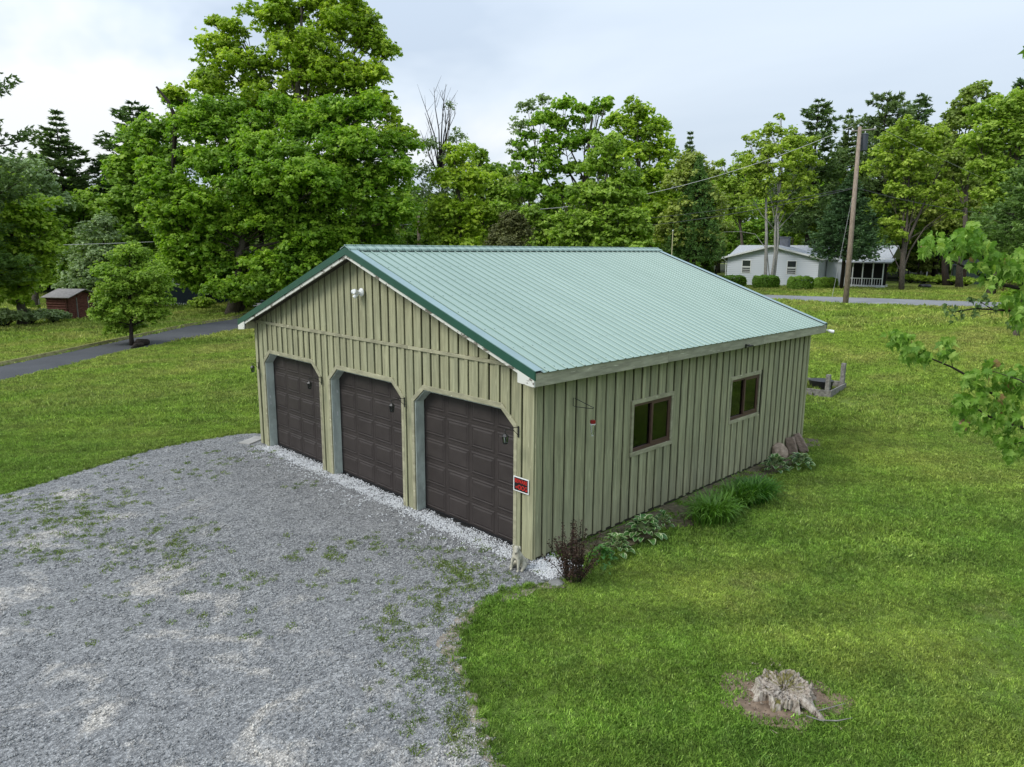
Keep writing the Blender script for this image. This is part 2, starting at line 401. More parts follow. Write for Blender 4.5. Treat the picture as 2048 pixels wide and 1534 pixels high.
def stonemat(name, lo, hi, use=False):
    q = Mat(name); at_ = q.n('Attribute'); at_.attribute_name = 'tint'
    r_ = q.ramp(at_.outputs['Fac'], [(0, lo), (1, hi)])
    if use:
        c, _ = gravelcolor(q); r_ = q.mix(1.0, c, r_, 'MULTIPLY')
    q.color(r_); q.rough(.85, .2); return q.m
M['pebble'] = stonemat('grey_pebbles', (.45, .46, .48), (2.2, 2.2, 2.15), True)
M['whitepebble'] = stonemat('white_marble_chips', (.52, .53, .54), (.86, .87, .88))
M['soil'] = simple('bare_soil', (.17, .125, .09), .95, .1, 0, 9, .45, bump=.8)
M['bedsoil'] = simple('garden_bed_soil', (.115, .100, .065), .95, .1, 0, 12, .5, bump=.8)
def asphalt(name, c, d):
    q = Mat(name); f = q.noise(q.pos(), 30, 4, .7); g = q.noise(q.pos((.5, .5, 1), rot=(0, 0, .7)), .8, 4, .6)
    cc_ = q.mix(q.ramp(g, [(.35, G0), (.7, G1)]), c, d); q.color(q.mix(1.0, cc_, q.ramp(f, [(.3, (.75, .75, .75)), (.7, (1.15, 1.15, 1.15))]), 'MULTIPLY'))
    q.rough(.85, .25); q.bump(f, .5, .01); return q.m
M['asphalt'] = asphalt('driveway_asphalt', (.060, .062, .067), (.085, .088, .094))
M['road'] = asphalt('old_road_asphalt', (.22, .225, .24), (.27, .275, .29))
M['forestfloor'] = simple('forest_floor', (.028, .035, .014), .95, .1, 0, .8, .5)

# ------------------------------------------------------------------ ground
def axis_pts(a, b, fine_a, fine_b, s1, s2):
    xs = list(np.arange(a, fine_a, s2))+list(np.arange(fine_a, fine_b, s1))+list(np.arange(fine_b, b+s2, s2)); return np.array(xs)
xs = axis_pts(-400, 800, -30, 130, 1.5, 20); ys = axis_pts(-400, 800, -40, 120, 1.5, 20)
X, Y = np.meshgrid(xs, ys, indexing='ij'); Z = hgt(X, Y)
V = np.stack([X, Y, Z], -1).reshape(-1, 3); ny = len(ys)
ii, jj = np.meshgrid(np.arange(len(xs)-1), np.arange(ny-1), indexing='ij'); a = (ii*ny+jj).ravel()
me = fastmesh('lawn', V, np.stack([a, a+ny, a+ny+1, a+1], -1), smooth=True)
tag(link('lawn', me, M['lawn']), kind='structure')

def W2(p): return (p[0], p[1])
gravL = [W2(at(*p)) for p in [(-260, 1068), (-120, 1024), (0, 990), (60, 973), (100, 962), (150, 945), (200, 930), (250, 914), (300, 900), (350, 889), (400, 880), (470, 869), (522, 866)]]
gravR = [W2(at(*p)) for p in [(1060, 1172), (1010, 1185), (965, 1215), (935, 1255), (922, 1290), (925, 1330), (945, 1380), (958, 1430), (975, 1480), (1000, 1534)]]
GRAVEL = gravL + [(.45, 10.6), (.45, 9.9), (.45, .2), (.3, -.25), (.62, -.42), (.55, -.62), (.0, -.82)] + gravR + [(-4.2, -4.2), (-4.7, -6), (-5.4, -9), (-6, -14), (-22, -14), (-22, 6)]
def inpoly(P, poly):
    x, y = P[:, 0], P[:, 1]; c = np.zeros(len(P), bool); n = len(poly)
    for i in range(n):
        x1, y1 = poly[i]; x2, y2 = poly[(i+1) % n]
        if y1 == y2: continue
        t = ((y1 > y) != (y2 > y)) & (x < (x2-x1)*(y-y1)/(y2-y1)+x1); c ^= t
    return c
def polydist(P, poly):
    d = np.full(len(P), 1e9); n = len(poly)
    for i in range(n):
        a_ = np.array(poly[i]); b_ = np.array(poly[(i+1) % n]); ab = b_-a_; L2 = ab@ab+1e-12
        t = np.clip(((P-a_)@ab)/L2, 0, 1); d = np.minimum(d, np.hypot(*(P-(a_+t[:, None]*ab)).T))
    return d
def sheet(name, poly, dz, mat, kind='structure', sub=0.0, jit=0.0):
    pts = []
    for i in range(len(poly)):
        a_ = Vector(poly[i]); b_ = Vector(poly[(i+1) % len(poly)]); L_ = (b_-a_).length
        n = max(1, int(L_/sub)) if sub else 1
        for k_ in range(n):
            p = a_.lerp(b_, k_/n)
            if jit: p = p+Vector((rnd.uniform(-jit, jit), rnd.uniform(-jit, jit)))
            pts.append(p)
    bm = bmesh.new(); vv = [bm.verts.new((p.x, p.y, H(p.x, p.y)+dz)) for p in pts]; f = bm.faces.new(vv)
    bmesh.ops.triangulate(bm, faces=[f])
    me_ = bpy.data.meshes.new(name); bm.to_mesh(me_); bm.free()
    o = link(name, me_, mat)
    if o.data.polygons[0].normal.z < 0: o.data.flip_normals()
    for p in o.data.polygons: pass
    return tag(o, kind=kind)
sheet('gravel_yard', GRAVEL, .008, M['gravel'], sub=.25, jit=.03)

def ribbon(name, left, right, dz, mat, n=60):
    """road strip between two edge polylines, draped over the ground"""
    def samp(pl, n_):
        pl = [Vector(p[:2]) for p in pl]; d = [0]
        for a_, b_ in zip(pl, pl[1:]): d.append(d[-1]+(b_-a_).length)
        o = []
        for t in np.linspace(0, d[-1], n_):
            k_ = max(i for i in range(len(d)) if d[i] <= t+1e-9); k_ = min(k_, len(pl)-2)
            o.append(pl[k_].lerp(pl[k_+1], (t-d[k_])/(d[k_+1]-d[k_])))
        return o
    A, B = samp(left, n), samp(right, n); V_ = []; F_ = []
    for a_, b_ in zip(A, B):
        for s in (0, .33, .67, 1):
            p = a_.lerp(b_, s); V_.append((p.x, p.y, H(p.x, p.y)+dz+.03*(1-(2*s-1)**2)))
    for i in range(n-1):
        for s in range(3):
            k_ = i*4+s; F_.append((k_, k_+4, k_+5, k_+1))
    me_ = fastmesh(name, V_, F_, smooth=True)
    o = link(name, me_, mat)
    if me_.polygons[0].normal.z < 0: me_.flip_normals()
    return tag(o, kind='structure'), A, B
dN = [at(-420, 868), at(-200, 812)]+[at(*p) for p in [(0, 763), (120, 735), (250, 703), (380, 678), (480, 659), (560, 640)]]
dF = [at(-420, 822), at(-200, 776)]+[at(*p) for p in [(0, 733), (130, 706), (250, 680), (380, 652), (470, 638), (520, 622)]]
drv, dA, dB = ribbon('driveway', dN, dF, .010, M['asphalt'])
# raised far edge of the driveway
mb = MB()
for i in range(len(dB)-1):
    a_, b_ = dB[i], dB[i+1]; n_ = Vector((-(b_-a_).y, (b_-a_).x)).normalized()
    if (n_.dot(a_-dA[i])) < 0: n_ = -n_
    za, zb = H(*a_), H(*b_); o1, o2 = n_*.10, n_*.34
    q_ = lambda p, o_, z: (p.x+o_.x, p.y+o_.y, z)
    zero = Vector((0, 0))
    mb.add([q_(a_, zero, za-.02), q_(b_, zero, zb-.02), q_(b_, o1, zb+.16), q_(a_, o1, za+.16), q_(a_, o2, za+.13), q_(b_, o2, zb+.13), q_(a_, n_*.9, za-.02), q_(b_, n_*.9, zb-.02)],
           [(0, 1, 2, 3), (3, 2, 5, 4), (4, 5, 7, 6)])
M['bank'] = simple('dry_grass_bank', (.20, .19, .085), .95, .1, 0, 5, .4, bump=.6)
tag(mb.build('driveway_bank', M['bank']), kind='structure')
rT = [at(*p) for p in [(1400, 585.5), (1535, 590), (1700, 595), (1850, 600), (2000, 605), (2150, 611), (2400, 622)]]
rB = [at(*p) for p in [(1400, 594), (1560, 600), (1700, 608), (1850, 613), (1990, 618), (2150, 626), (2400, 642)]]
ribbon('road', rB, rT, .012, M['road'])
# approach to the dark house at the left
lane = [at(*p) for p in [(496, 604), (520, 600), (560, 598), (620, 596), (620, 612), (560, 618), (520, 616), (505, 612)]]
sheet('lane', [W2(p) for p in lane], .014, M['road'])
# forest floor beyond the lawns
def belt(pts, name, mat): sheet(name, [W2(at(*p)) for p in pts], .02, mat, sub=3)

# sandy worn strip where the gravel meets the lawn
M['sand'] = simple('sandy_worn_soil', (.215, .185, .150), .95, .1, 0, 9, .5, bump=.8)
es = [(-.15, -.80)]+gravR; ins_ = []
for i_ in range(len(es)):
    a_ = Vector(es[max(0, i_-1)]); b_ = Vector(es[min(len(es)-1, i_+1)]); d_ = (b_-a_).normalized(); n_ = Vector((d_.y, -d_.x)); 
    if n_.x > 0: n_ = -n_
    w_ = .16+.16*math.sin(i_*1.9+1)**2 if i_ < 7 else .07+.06*math.sin(i_*2.3)**2; ins_.append(tuple(Vector(es[i_])+n_*w_))
sheet('sandy_edge', es+ins_[::-1], .014, M['sand'], sub=.09, jit=.06)

# soil patches
st0 = at(1565, 1392)
def blob(cx, cy, ax, ay, ang, n=36, j=.12, seed=1):
    r_ = random.Random(seed); out_ = []; ph = [r_.uniform(0, 6) for _ in range(3)]
    for i in range(n):
        t = 2*math.pi*i/n; k_ = 1+j*math.sin(3*t+ph[0])+j*.7*math.sin(5*t+ph[1])+j*.4*math.sin(9*t+ph[2])
        x, y = ax*k_*math.cos(t), ay*k_*math.sin(t); out_.append((cx+x*math.cos(ang)-y*math.sin(ang), cy+x*math.sin(ang)+y*math.cos(ang)))
    return out_
SOIL1 = blob(st0.x-.06, st0.y+.0, .74, .50, R(-45), seed=3)
sheet('soil_patch', SOIL1, .010, M['soil'])
BED = [(.55, -.05), (.55, -.35), (1.2, -.62), (2.1, -.85), (2.7, -.7), (3.2, -1.0), (4.2, -1.15), (5.4, -1.05), (6.4, -.7), (7.4, -.62), (8.4, -.7), (9.3, -.35), (10.1, -.2), (10.6, -.4), (11.3, -.1), (11.0, .5), (10.3, .3), (10.2, -.02)]
sheet('garden_bed', BED, .012, M['bedsoil'], sub=.2, jit=.03)

# ------------------------------------------------------------------ scatter (grass, pebbles, weeds)
def scatter(name, P, rot, scl, var, sources, label, cat, kind='stuff'):
    me_ = bpy.data.meshes.new(name); me_.vertices.add(len(P)); me_.vertices.foreach_set('co', np.asarray(P, np.float32).ravel())
    a_ = me_.attributes.new('rot', 'FLOAT_VECTOR', 'POINT'); a_.data.foreach_set('vector', np.asarray(rot, np.float32).ravel())
    a_ = me_.attributes.new('scl', 'FLOAT', 'POINT'); a_.data.foreach_set('value', np.asarray(scl, np.float32))
    a_ = me_.attributes.new('var', 'INT', 'POINT'); a_.data.foreach_set('value', np.asarray(var, np.int32))
    o = link(name, me_)
    g = bpy.data.node_groups.new(name+'_nodes', 'GeometryNodeTree')
    g.interface.new_socket('Geometry', in_out='INPUT', socket_type='NodeSocketGeometry'); g.interface.new_socket('Geometry', in_out='OUTPUT', socket_type='NodeSocketGeometry')
    gi = g.nodes.new('NodeGroupInput'); go = g.nodes.new('NodeGroupOutput'); ip = g.nodes.new('GeometryNodeInstanceOnPoints')
    j = g.nodes.new('GeometryNodeJoinGeometry')
    for s in sources:
        oi = g.nodes.new('GeometryNodeObjectInfo'); oi.inputs['Object'].default_value = s; oi.inputs['As Instance'].default_value = True
        g.links.new(oi.outputs['Geometry'], j.inputs[0])
    def na(n_, t):
        x = g.nodes.new('GeometryNodeInputNamedAttribute'); x.data_type = t; x.inputs['Name'].default_value = n_; return x.outputs['Attribute']
    er = g.nodes.new('FunctionNodeEulerToRotation'); g.links.new(na('rot', 'FLOAT_VECTOR'), er.inputs[0])
    g.links.new(gi.outputs[0], ip.inputs['Points']); g.links.new(j.outputs[0], ip.inputs['Instance'])
    ip.inputs['Pick Instance'].default_value = True
    g.links.new(na('var', 'INT'), ip.inputs['Instance Index']); g.links.new(er.outputs[0], ip.inputs['Rotation']); g.links.new(na('scl', 'FLOAT'), ip.inputs['Scale'])
    g.links.new(ip.outputs[0], go.inputs[0])
    md = o.modifiers.new('scatter', 'NODES'); md.node_group = g
    return tag(o, label, cat, kind=kind)
def src(name, me_, mat):
    me_.materials.append(mat); return bpy.data.objects.new(name, me_)      # kept out of the scene: only its geometry is instanced
def tuft(seed, n=34, rad=.07, h0=.014, h1=.046, wd=.0055, lean=1.1):
    r_ = np.random.default_rng(seed); a_ = r_.uniform(0, 2*np.pi, n); rr = rad*np.sqrt(r_.uniform(0, 1, n))
    base = np.stack([rr*np.cos(a_), rr*np.sin(a_), np.full(n, -.005)], -1)
    t = r_.uniform(0, 2*np.pi, n); h = r_.uniform(h0, h1, n); ln = r_.uniform(.1, lean, n)*h
    tip = base+np.stack([ln*np.cos(t), ln*np.sin(t), h], -1)
    midp = base+np.stack([ln*.3*np.cos(t), ln*.3*np.sin(t), h*.6], -1)
    s = r_.uniform(0, 2*np.pi, n); wv = np.stack([np.cos(s), np.sin(s), 0*s], -1)*(wd*r_.uniform(.7, 1.3, n))[:, None]
    V_ = np.stack([base-wv, base+wv, midp+wv*.8, tip, midp-wv*.8], 1).reshape(-1, 3)
    k_ = np.arange(n)*5
    F_ = np.stack([k_, k_+1, k_+2, k_+3, k_+4], -1)
    return fastmesh('grass_tuft', V_, F_, r_.uniform(0, 1, n))
tufts = [src('grass_tuft', tuft(100+i), M['blade']) for i in range(6)]

def view_pts(spacing, dmin, dmax, margin=1.18, far_lat=None):
    """jittered grid of ground points inside the field of view (with a margin)"""
    tmax = dmax*1.4; g = np.arange(-tmax, tmax, spacing)
    f2 = np.array([math.cos(YAW), math.sin(YAW)]); r2 = np.array([math.sin(YAW), -math.cos(YAW)])
    U = np.arange(0, dmax, spacing); pts = []
    for u in U:
        if u < dmin-.01: continue
        hw = u*1024/FPX*margin+1.0; v = np.arange(-hw, hw, spacing); pts.append(np.stack([np.full(len(v), u), v], -1))
    p = np.concatenate(pts); p = p+rng.uniform(-.5, .5, p.shape)*spacing
    return CAM[:2]+p[:, :1]*f2+p[:, 1:]*r2
driveP = [(p.x, p.y) for p in dA]+[(p.x, p.y) for p in reversed(dB)]
roadP = [W2(p) for p in rT]+[W2(p) for p in reversed(rB)]
laneP = [W2(p) for p in lane]
def smooth_noise(P, s, seed):
    r_ = np.random.default_rng(seed); v = np.zeros(len(P))
    for k_ in range(5):
        a_ = r_.uniform(0, 2*np.pi); f_ = s*r_.uniform(.6, 1.8); v += np.sin((P[:, 0]*math.cos(a_)+P[:, 1]*math.sin(a_))*f_+r_.uniform(0, 6))
    return v/5
def grass_mask(P):
    gd = polydist(P, GRAVEL); ins = inpoly(P, GRAVEL)
    ok = (~ins) | ((gd < .05+.07*smooth_noise(P, 9, 5)) & (P[:, 0] < -.6))
    ok &= ~((P[:, 0] > -.05) & (P[:, 0] < 10.35) & (P[:, 1] > -.06) & (P[:, 1] < 10.05))
    ok &= ~inpoly(P, driveP) & ~inpoly(P, roadP) & ~inpoly(P, laneP)
    s1 = inpoly(P, SOIL1); d1 = polydist(P, SOIL1); ok &= ~(s1 & (d1 > .16*rng.uniform(0, 1.6, len(P))) & (rng.uniform(0, 1, len(P)) > .06))
    b1 = inpoly(P, BED); ok &= ~(b1 & (rng.uniform(0, 1, len(P)) > .16+.12*smooth_noise(P, 3, 8)))
    # worn, thin spots
    th = smooth_noise(P, 1.1, 21); ok &= ~((th > .52) & (rng.uniform(0, 1, len(P)) < .45))
    return ok
allP, allS = [], []
for sp, d0, d1, sc in ((.060, 4.5, 11, .95), (.085, 11, 20, 1.25), (.16, 20, 38, 2.2), (.38, 38, 75, 4.2)):
    P = view_pts(sp, d0, d1); k_ = grass_mask(P); P = P[k_]; allP.append(P); allS.append(sc*rng.uniform(.7, 1.35, len(P)))
P = np.concatenate(allP); S = np.concatenate(allS)
S *= 1+.25*smooth_noise(P, 1.3, 33)
P3 = np.column_stack([P, hgt(P[:, 0], P[:, 1])])
rot = np.column_stack([rng.normal(0, .12, len(P)), rng.normal(0, .12, len(P)), rng.uniform(0, 6.28, len(P))])
scatter('lawn_grass', P3, rot, S, rng.integers(0, 6, len(P)), tufts, 'short mown green grass covering the lawns around the garage', 'grass')
print('grass tufts', len(P))
# longer, ragged grass along the gravel edge, the driveway bank and behind the beds
long_t = [src('long_tuft', tuft(300+i, 30, .06, .06, .14, .005, .9), M['blade']) for i in range(3)]
EP = []
for a_, b_ in list(zip(gravL, gravL[1:]))+list(zip(gravR, gravR[1:])):
    L_ = math.hypot(b_[0]-a_[0], b_[1]-a_[1])
    for i in range(int(L_/.05)):
        t = rnd.random(); EP.append((a_[0]+(b_[0]-a_[0])*t+rnd.gauss(0, .05), a_[1]+(b_[1]-a_[1])*t+rnd.gauss(0, .05)))
for i in range(len(dB)-1):
    L_ = (dB[i+1]-dB[i]).length
    for k_ in range(int(L_/.08)):
        p = dB[i].lerp(dB[i+1], rnd.random()); n_ = (dB[i]-dA[i]).normalized(); p = p+n_*rnd.uniform(.1, .6); EP.append((p.x, p.y))
EP = np.array(EP)
scatter('edge_grass', np.column_stack([EP, hgt(EP[:, 0], EP[:, 1])]), np.column_stack([rng.normal(0, .2, len(EP)), rng.normal(0, .2, len(EP)), rng.uniform(0, 6, len(EP))]),
        rng.uniform(.45, .9, len(EP)), rng.integers(0, 3, len(EP)), long_t, 'longer ragged grass along the edges of the gravel and driveway', 'grass')

def stones(seed, n, rad, s0, s1, flat=.6):
    r_ = np.random.default_rng(seed)
    bv = np.array([(1, 0, 0), (-1, 0, 0), (0, 1, 0), (0, -1, 0), (0, 0, 1), (0, 0, -1)], float)
    bf = np.array([(0, 2, 4), (2, 1, 4), (1, 3, 4), (3, 0, 4), (2, 0, 5), (1, 2, 5), (3, 1, 5), (0, 3, 5)])
    Vs, Fs, T = [], [], []
    for i in range(n):
        s = r_.uniform(s0, s1); v = bv*(r_.uniform(.7, 1.2, (6, 1)))*s*np.array([r_.uniform(.8, 1.3), r_.uniform(.8, 1.3), flat])
        e_ = Euler(tuple(r_.uniform(0, 6.28, 3))).to_matrix(); v = v@np.array(e_)
        a_ = r_.uniform(0, 6.28); rr = rad*math.sqrt(r_.uniform()); v = v+np.array([rr*math.cos(a_), rr*math.sin(a_), s*.25*r_.uniform(0, 1.4)])
        Vs.append(v); Fs.append(bf+6*i); T += [r_.beta(1.3, 2.6)]*8
    return fastmesh('pebbles', np.concatenate(Vs), np.concatenate(Fs), T)
peb = [src('pebbles', stones(500+i, 15, .085, .006, .021), M['pebble']) for i in range(5)]
P = np.concatenate([view_pts(.11, 4.5, 12), view_pts(.14, 12, 24)]); d_ = polydist(P, GRAVEL); ins = inpoly(P, GRAVEL); P = P[ins & (d_ > .04) & ~((P[:, 0] > .02) & (P[:, 1] > -.02))]
near_edge = P[polydist(P, gravR) < .45]; P = np.concatenate([P, near_edge+rng.normal(0, .05, near_edge.shape)])
keep = rng.uniform(0, 1, len(P)) < np.clip(.78+.22*smooth_noise(P, .9, 4)-.25*(P[:, 0] < -5), .3, 1); P = P[keep]
scatter('gravel_stones', np.column_stack([P, np.full(len(P), .008)]), np.column_stack([np.zeros((len(P), 2)), rng.uniform(0, 6, len(P))]), rng.uniform(.6, 1.25, len(P)),
        rng.integers(0, 5, len(P)), peb, 'loose grey crushed stone covering the yard in front of the garage doors', 'gravel')
wp = [src('white_pebbles', stones(600+i, 7, .075, .008, .019, .75), M['whitepebble']) for i in range(4)]
DOORS = [(.46, 3.20), (3.61, 6.31), (6.78, 9.51)]
WPt = []
for a_, b_ in DOORS:
    for i in range(330): WPt.append((rnd.uniform(-.26, .17)*1.0, rnd.uniform(a_-.02, b_+.02)))
for i in range(760):
    WPt.append((-abs(rnd.gauss(0, .17))-.02, rnd.uniform(.1, 9.7)))
for i in range(150): WPt.append((rnd.gauss(-.55, .25), rnd.uniform(.3, 9.6)))
for i in range(420):
    t = rnd.random(); WPt.append((rnd.uniform(-.30, .42), -.05-rnd.random()**.8*.62))
WPt = np.array([p for p in WPt if not (p[0] > -.03 and p[1] > -.04 and not any(a_ < p[1] < b_ for a_, b_ in DOORS))])
scatter('white_stones', np.column_stack([WPt, rng.uniform(.008, .02, len(WPt))]), np.column_stack([np.zeros((len(WPt), 2)), rng.uniform(0, 6, len(WPt))]), rng.uniform(.55, 1.15, len(WPt)),
        rng.integers(0, 4, len(WPt)), wp, 'white marble chips strewn along the door thresholds and garage corner', 'white stones')
# weeds in the gravel
M['weed'] = foliage('weed_blades', (.10, .11, .035), (.150, .235, .040), (.270, .340, .085), .3)
wt = [src('weed', tuft(700+i, 34, .09, .01, .045, .006, 2.2), M['weed']) for i in range(4)]
WD = []
def weeds(px, py, rx, ry, n, s0=.45, s1=1.1):
    for i in range(n):
        p = at(px+rnd.gauss(0, rx), py+rnd.gauss(0, ry)); WD.append((p.x, p.y, rnd.uniform(s0, s1)))
for c in [(150, 1030, 70, 14, 60), (60, 1010, 60, 14, 40), (230, 1000, 60, 12, 26), (130, 1060, 80, 18, 60), (250, 1090, 60, 16, 28), (350, 1100, 60, 16, 40), (380, 1060, 40, 14, 22),
          (60, 1110, 60, 18, 34), (290, 1135, 70, 14, 22), (350, 930, 80, 18, 26), (480, 915, 40, 10, 16), (540, 905, 25, 6, 10), (320, 960, 90, 20, 22), (600, 965, 30, 8, 9),
          (620, 1115, 40, 8, 20), (690, 1100, 60, 14, 24), (490, 1160, 60, 10, 20), (840, 1080, 60, 18, 24), (900, 1130, 40, 22, 50), (930, 1160, 25, 16, 44), (880, 1190, 40, 20, 24),
          (800, 1265, 45, 18, 34), (830, 1220, 60, 20, 14), (900, 1230, 30, 18, 24), (860, 1350, 45, 25, 22), (900, 1400, 40, 40, 24), (920, 1470, 40, 30, 26), (780, 1420, 60, 40, 10),
          (400, 1240, 120, 22, 10), (300, 1200, 120, 20, 10), (180, 1240, 100, 30, 8), (520, 1240, 40, 10, 4), (700, 1180, 100, 24, 14), (950, 1110, 30, 20, 18), (1000, 1155, 30, 10, 18)]:
    weeds(*c)
for a_, b_ in list(zip(gravR, gravR[1:])):
    for k_ in range(int(math.hypot(b_[0]-a_[0], b_[1]-a_[1])/.035)):
        t = rnd.random(); WD.append((a_[0]+(b_[0]-a_[0])*t-rnd.uniform(-.02, .42), a_[1]+(b_[1]-a_[1])*t+rnd.gauss(0, .06), rnd.uniform(.35, 1.0)))
WD = np.array([w_ for w_ in WD if w_[0] < -.02 or w_[1] < -.1])
scatter('gravel_weeds', np.column_stack([WD[:, :2], np.full(len(WD), .012)]), np.column_stack([np.zeros((len(WD), 2)), rng.uniform(0, 6, len(WD))]), WD[:, 2],
        rng.integers(0, 4, len(WD)), wt, 'small flat weeds sprouting through the grey gravel', 'weeds')

# ------------------------------------------------------------------ THE GARAGE
GW, GL, OV, PR = 9.974, 10.222, .275, .303
RZ, EZ = 5.086, 3.253
SLP = (RZ-EZ)/(GW/2+OV)
def roofz(y): return RZ-SLP*abs(y-GW/2)
gar = empty('garage', (0, 0, 0), 0, 'green-tan board-and-batten three-door garage with pale green ribbed metal roof', 'garage')
T, CH, CC = 2.49, .27, .32
def lo(y):
    for a_, b_ in DOORS:
        if a_-1e-6 <= y <= b_+1e-6:
            d = min(y-a_, b_-y); return T if d >= CC else T-CH*(CC-d)/CC
    return 0.0
def clipstrip(y0, y1, zlo, zhi):
    """split the interval at door edges and kinks; returns polygons (y,z)"""
    br = [y0, y1]
    for a_, b_ in DOORS: br += [v for v in (a_, b_) if y0+1e-4 < v < y1-1e-4]
    br = sorted(br); polys = []
    for s, e_ in zip(br, br[1:]):
        if e_-s < .012: continue
        ks = [s]+[v for a_, b_ in DOORS for v in (a_+CC, b_-CC) if s+1e-4 < v < e_-1e-4]+[GW/2]*(s < GW/2 < e_)+[e_]; ks = sorted(ks)
        mid = (s+e_)/2; inside = any(a_ < mid < b_ for a_, b_ in DOORS)
        def lz(y):
            if zlo is not None: return zlo
            yy = min(max(y, s+1e-5), e_-1e-5); return lo(yy) if inside else 0.0
        def hz(y): return zhi if zhi is not None else roofz(y)-.10
        bot = [(y, lz(y)) for y in ks]; top = [(y, hz(y)) for y in reversed(ks)]
        if min(t[1] for t in top)-max(b_[1] for b_ in bot) < .02 and (max(t[1] for t in top)-min(b_[1] for b_ in bot)) < .06: continue
        top = [(y, max(z, lz(y)+.004)) for y, z in top]
        polys.append(bot+top)
    return polys
PITCH = .265
# backing walls
mb = MB()
br = sorted([0.02, GW-.02]+[v for d in DOORS for v in d])
for s, e_ in zip(br, br[1:]):
    ins_ = any(a_ < (s+e_)/2 < b_ for a_, b_ in DOORS)
    ks = sorted([s, e_]+([s+CC, e_-CC] if ins_ else [])+([GW/2] if s < GW/2 < e_ else []))
    bot = [(y, (lo(y)+.03 if ins_ else 0.02)) for y in ks]; top = [(y, roofz(y)-.14) for y in reversed(ks)]
    mb.prism(bot+top, 'x', .022, .14)
mb.build('wall_core', M['siding_dark'], gar)
# front boards and battens
k0 = -1
fy = [.30+PITCH*i for i in range(k0, 38)]
def rj(): return rnd.uniform(-.004, .004)
def strip_board(name, y0, y1, zlo, zhi, x0, x1, mat):
    for poly in clipstrip(y0, y1, zlo, zhi):
        dx = rj()*.5; MB().prism(poly, 'x', x0+dx, x1+dx).build(name, mat, gar)
BZ = 3.215
for i in range(len(fy)-1):
    y0, y1 = max(0.0, fy[i]+.05), min(GW, fy[i+1]-.019+rj())
    if y1 <= y0+.02: continue
    strip_board('siding_board', y0, y1, None, BZ if True else None, 0.0, .022, M['siding'])
    if min(roofz(y0), roofz(y1))-.1 > BZ+.03: strip_board('siding_board', y0, y1, BZ+.002, None, 0.0, .022, M['siding'])
for y in fy:
    if y < .1 or y+.085 > GW-.05: continue
    w_ = .082+rj()
    strip_board('batten', y+rj(), y+w_, None, BZ-.004, -.026, -.001, M['siding'])
    if min(roofz(y), roofz(y+w_))-.1 > BZ+.12: strip_board('batten', y+rj(), y+w_, BZ+.072, None, -.026, -.001, M['siding'])
# horizontal band over the doors, three lengths
yb = [.12, 3.35, 6.55, GW-.12]
for s, e_ in zip(yb, yb[1:]):
    MB().box(-.040, -.002, s+.002, e_-.002, BZ+rj(), BZ+.068+rj()).build('band_board', M['trimwood'], gar, bevel=.003)
# corner boards
MB().box(-.012, .02, .002, .06, 0, 3.1).build('corner_board', M['siding'], gar)
MB().box(-.03, -.002, 0.0, .175, .02, 3.2).build('corner_board', M['siding'], gar, bevel=.003)
MB().box(-.03, -.002, GW-.12, GW, .02, 3.2).build('corner_board', M['siding'], gar, bevel=.003)
# door surrounds: trim boards, jambs, doors
def seg_quad(p, q_, wdt, x0, x1, side=1):
    a_, b_ = Vector(p), Vector(q_); d = (b_-a_).normalized(); n_ = Vector((-d.y, d.x))*wdt*side
    return MB().prism([tuple(a_), tuple(b_), tuple(b_+n_), tuple(a_+n_)], 'x', x0, x1)
panel_me = None
for di, (a_, b_) in enumerate(DOORS):
    path = [(b_, .0), (b_, T-CH), (b_-CC, T), (a_+CC, T), (a_, T-CH), (a_, 0.0)]
    wds = [.075, .085, .09, .085, .075]
    for i in range(5):
        p, q_ = path[i], path[i+1]
        d = (Vector(q_)-Vector(p)).normalized(); ext = .03
        pp = Vector(p)-(d*ext if i > 0 else Vector((0, 0))); qq = Vector(q_)+(d*ext if i < 4 else Vector((0, 0)))
        seg_quad(pp, qq, wds[i], -.032-.0012*(i % 2), -.003, -1).build('door_trim', M['trimwood'], gar, bevel=.003)
        # jamb lining runs back into the opening
        seg_quad(p, q_, .022, -.002+.0015*(i % 2), .20-.0015*(i % 2), 1).build('jamb', M['jamb'], gar)
    # the sectional door: five rows of four raised panels
    door = MB().box(.215, .245, a_-.02, b_+.02, .02, T+.02).build('garage_door', M['doormat'], gar)
    cw, rh = (b_-a_)/4, .497
    if panel_me is None:
        pb = MB(); hw, hh = cw/2-.055, rh/2-.062; i1, i2 = .0, .035
        def ring(s_, x): return [(x, -hw+s_, -hh+s_), (x, hw-s_, -hh+s_), (x, hw-s_, hh-s_), (x, -hw+s_, hh-s_)]
        V_ = ring(-.022, 0)+ring(0, -.010)+ring(.012, -.010)+ring(.024, -.004)+ring(.055, -.016)
        F_ = []
        for r_ in range(4):
            for j in range(4): F_.append((r_*4+j, r_*4+(j+1) % 4, r_*4+4+(j+1) % 4, r_*4+4+j))
        F_.append((16, 17, 18, 19)); pb.add(V_, F_)
        tmp = pb.build('door_panel', M['doormat']); panel_me = tmp.data; bpy.data.objects.remove(tmp)
    for r_ in range(5):
        for c_ in range(4):
            o = link('door_panel', panel_me, None, door); o.location = (.213, a_+cw*(c_+.5), .03+rh*(r_+.5))
        if r_:
            MB().box(.209, .214, a_-.01, b_+.01, .03+rh*r_-.010, .03+rh*r_+.004).build('section_rail', M['doormat'], door)
    MB().box(.20, .213, a_-.01, b_+.01, 0.0, .06).build('bottom_seal', M['black'], door)
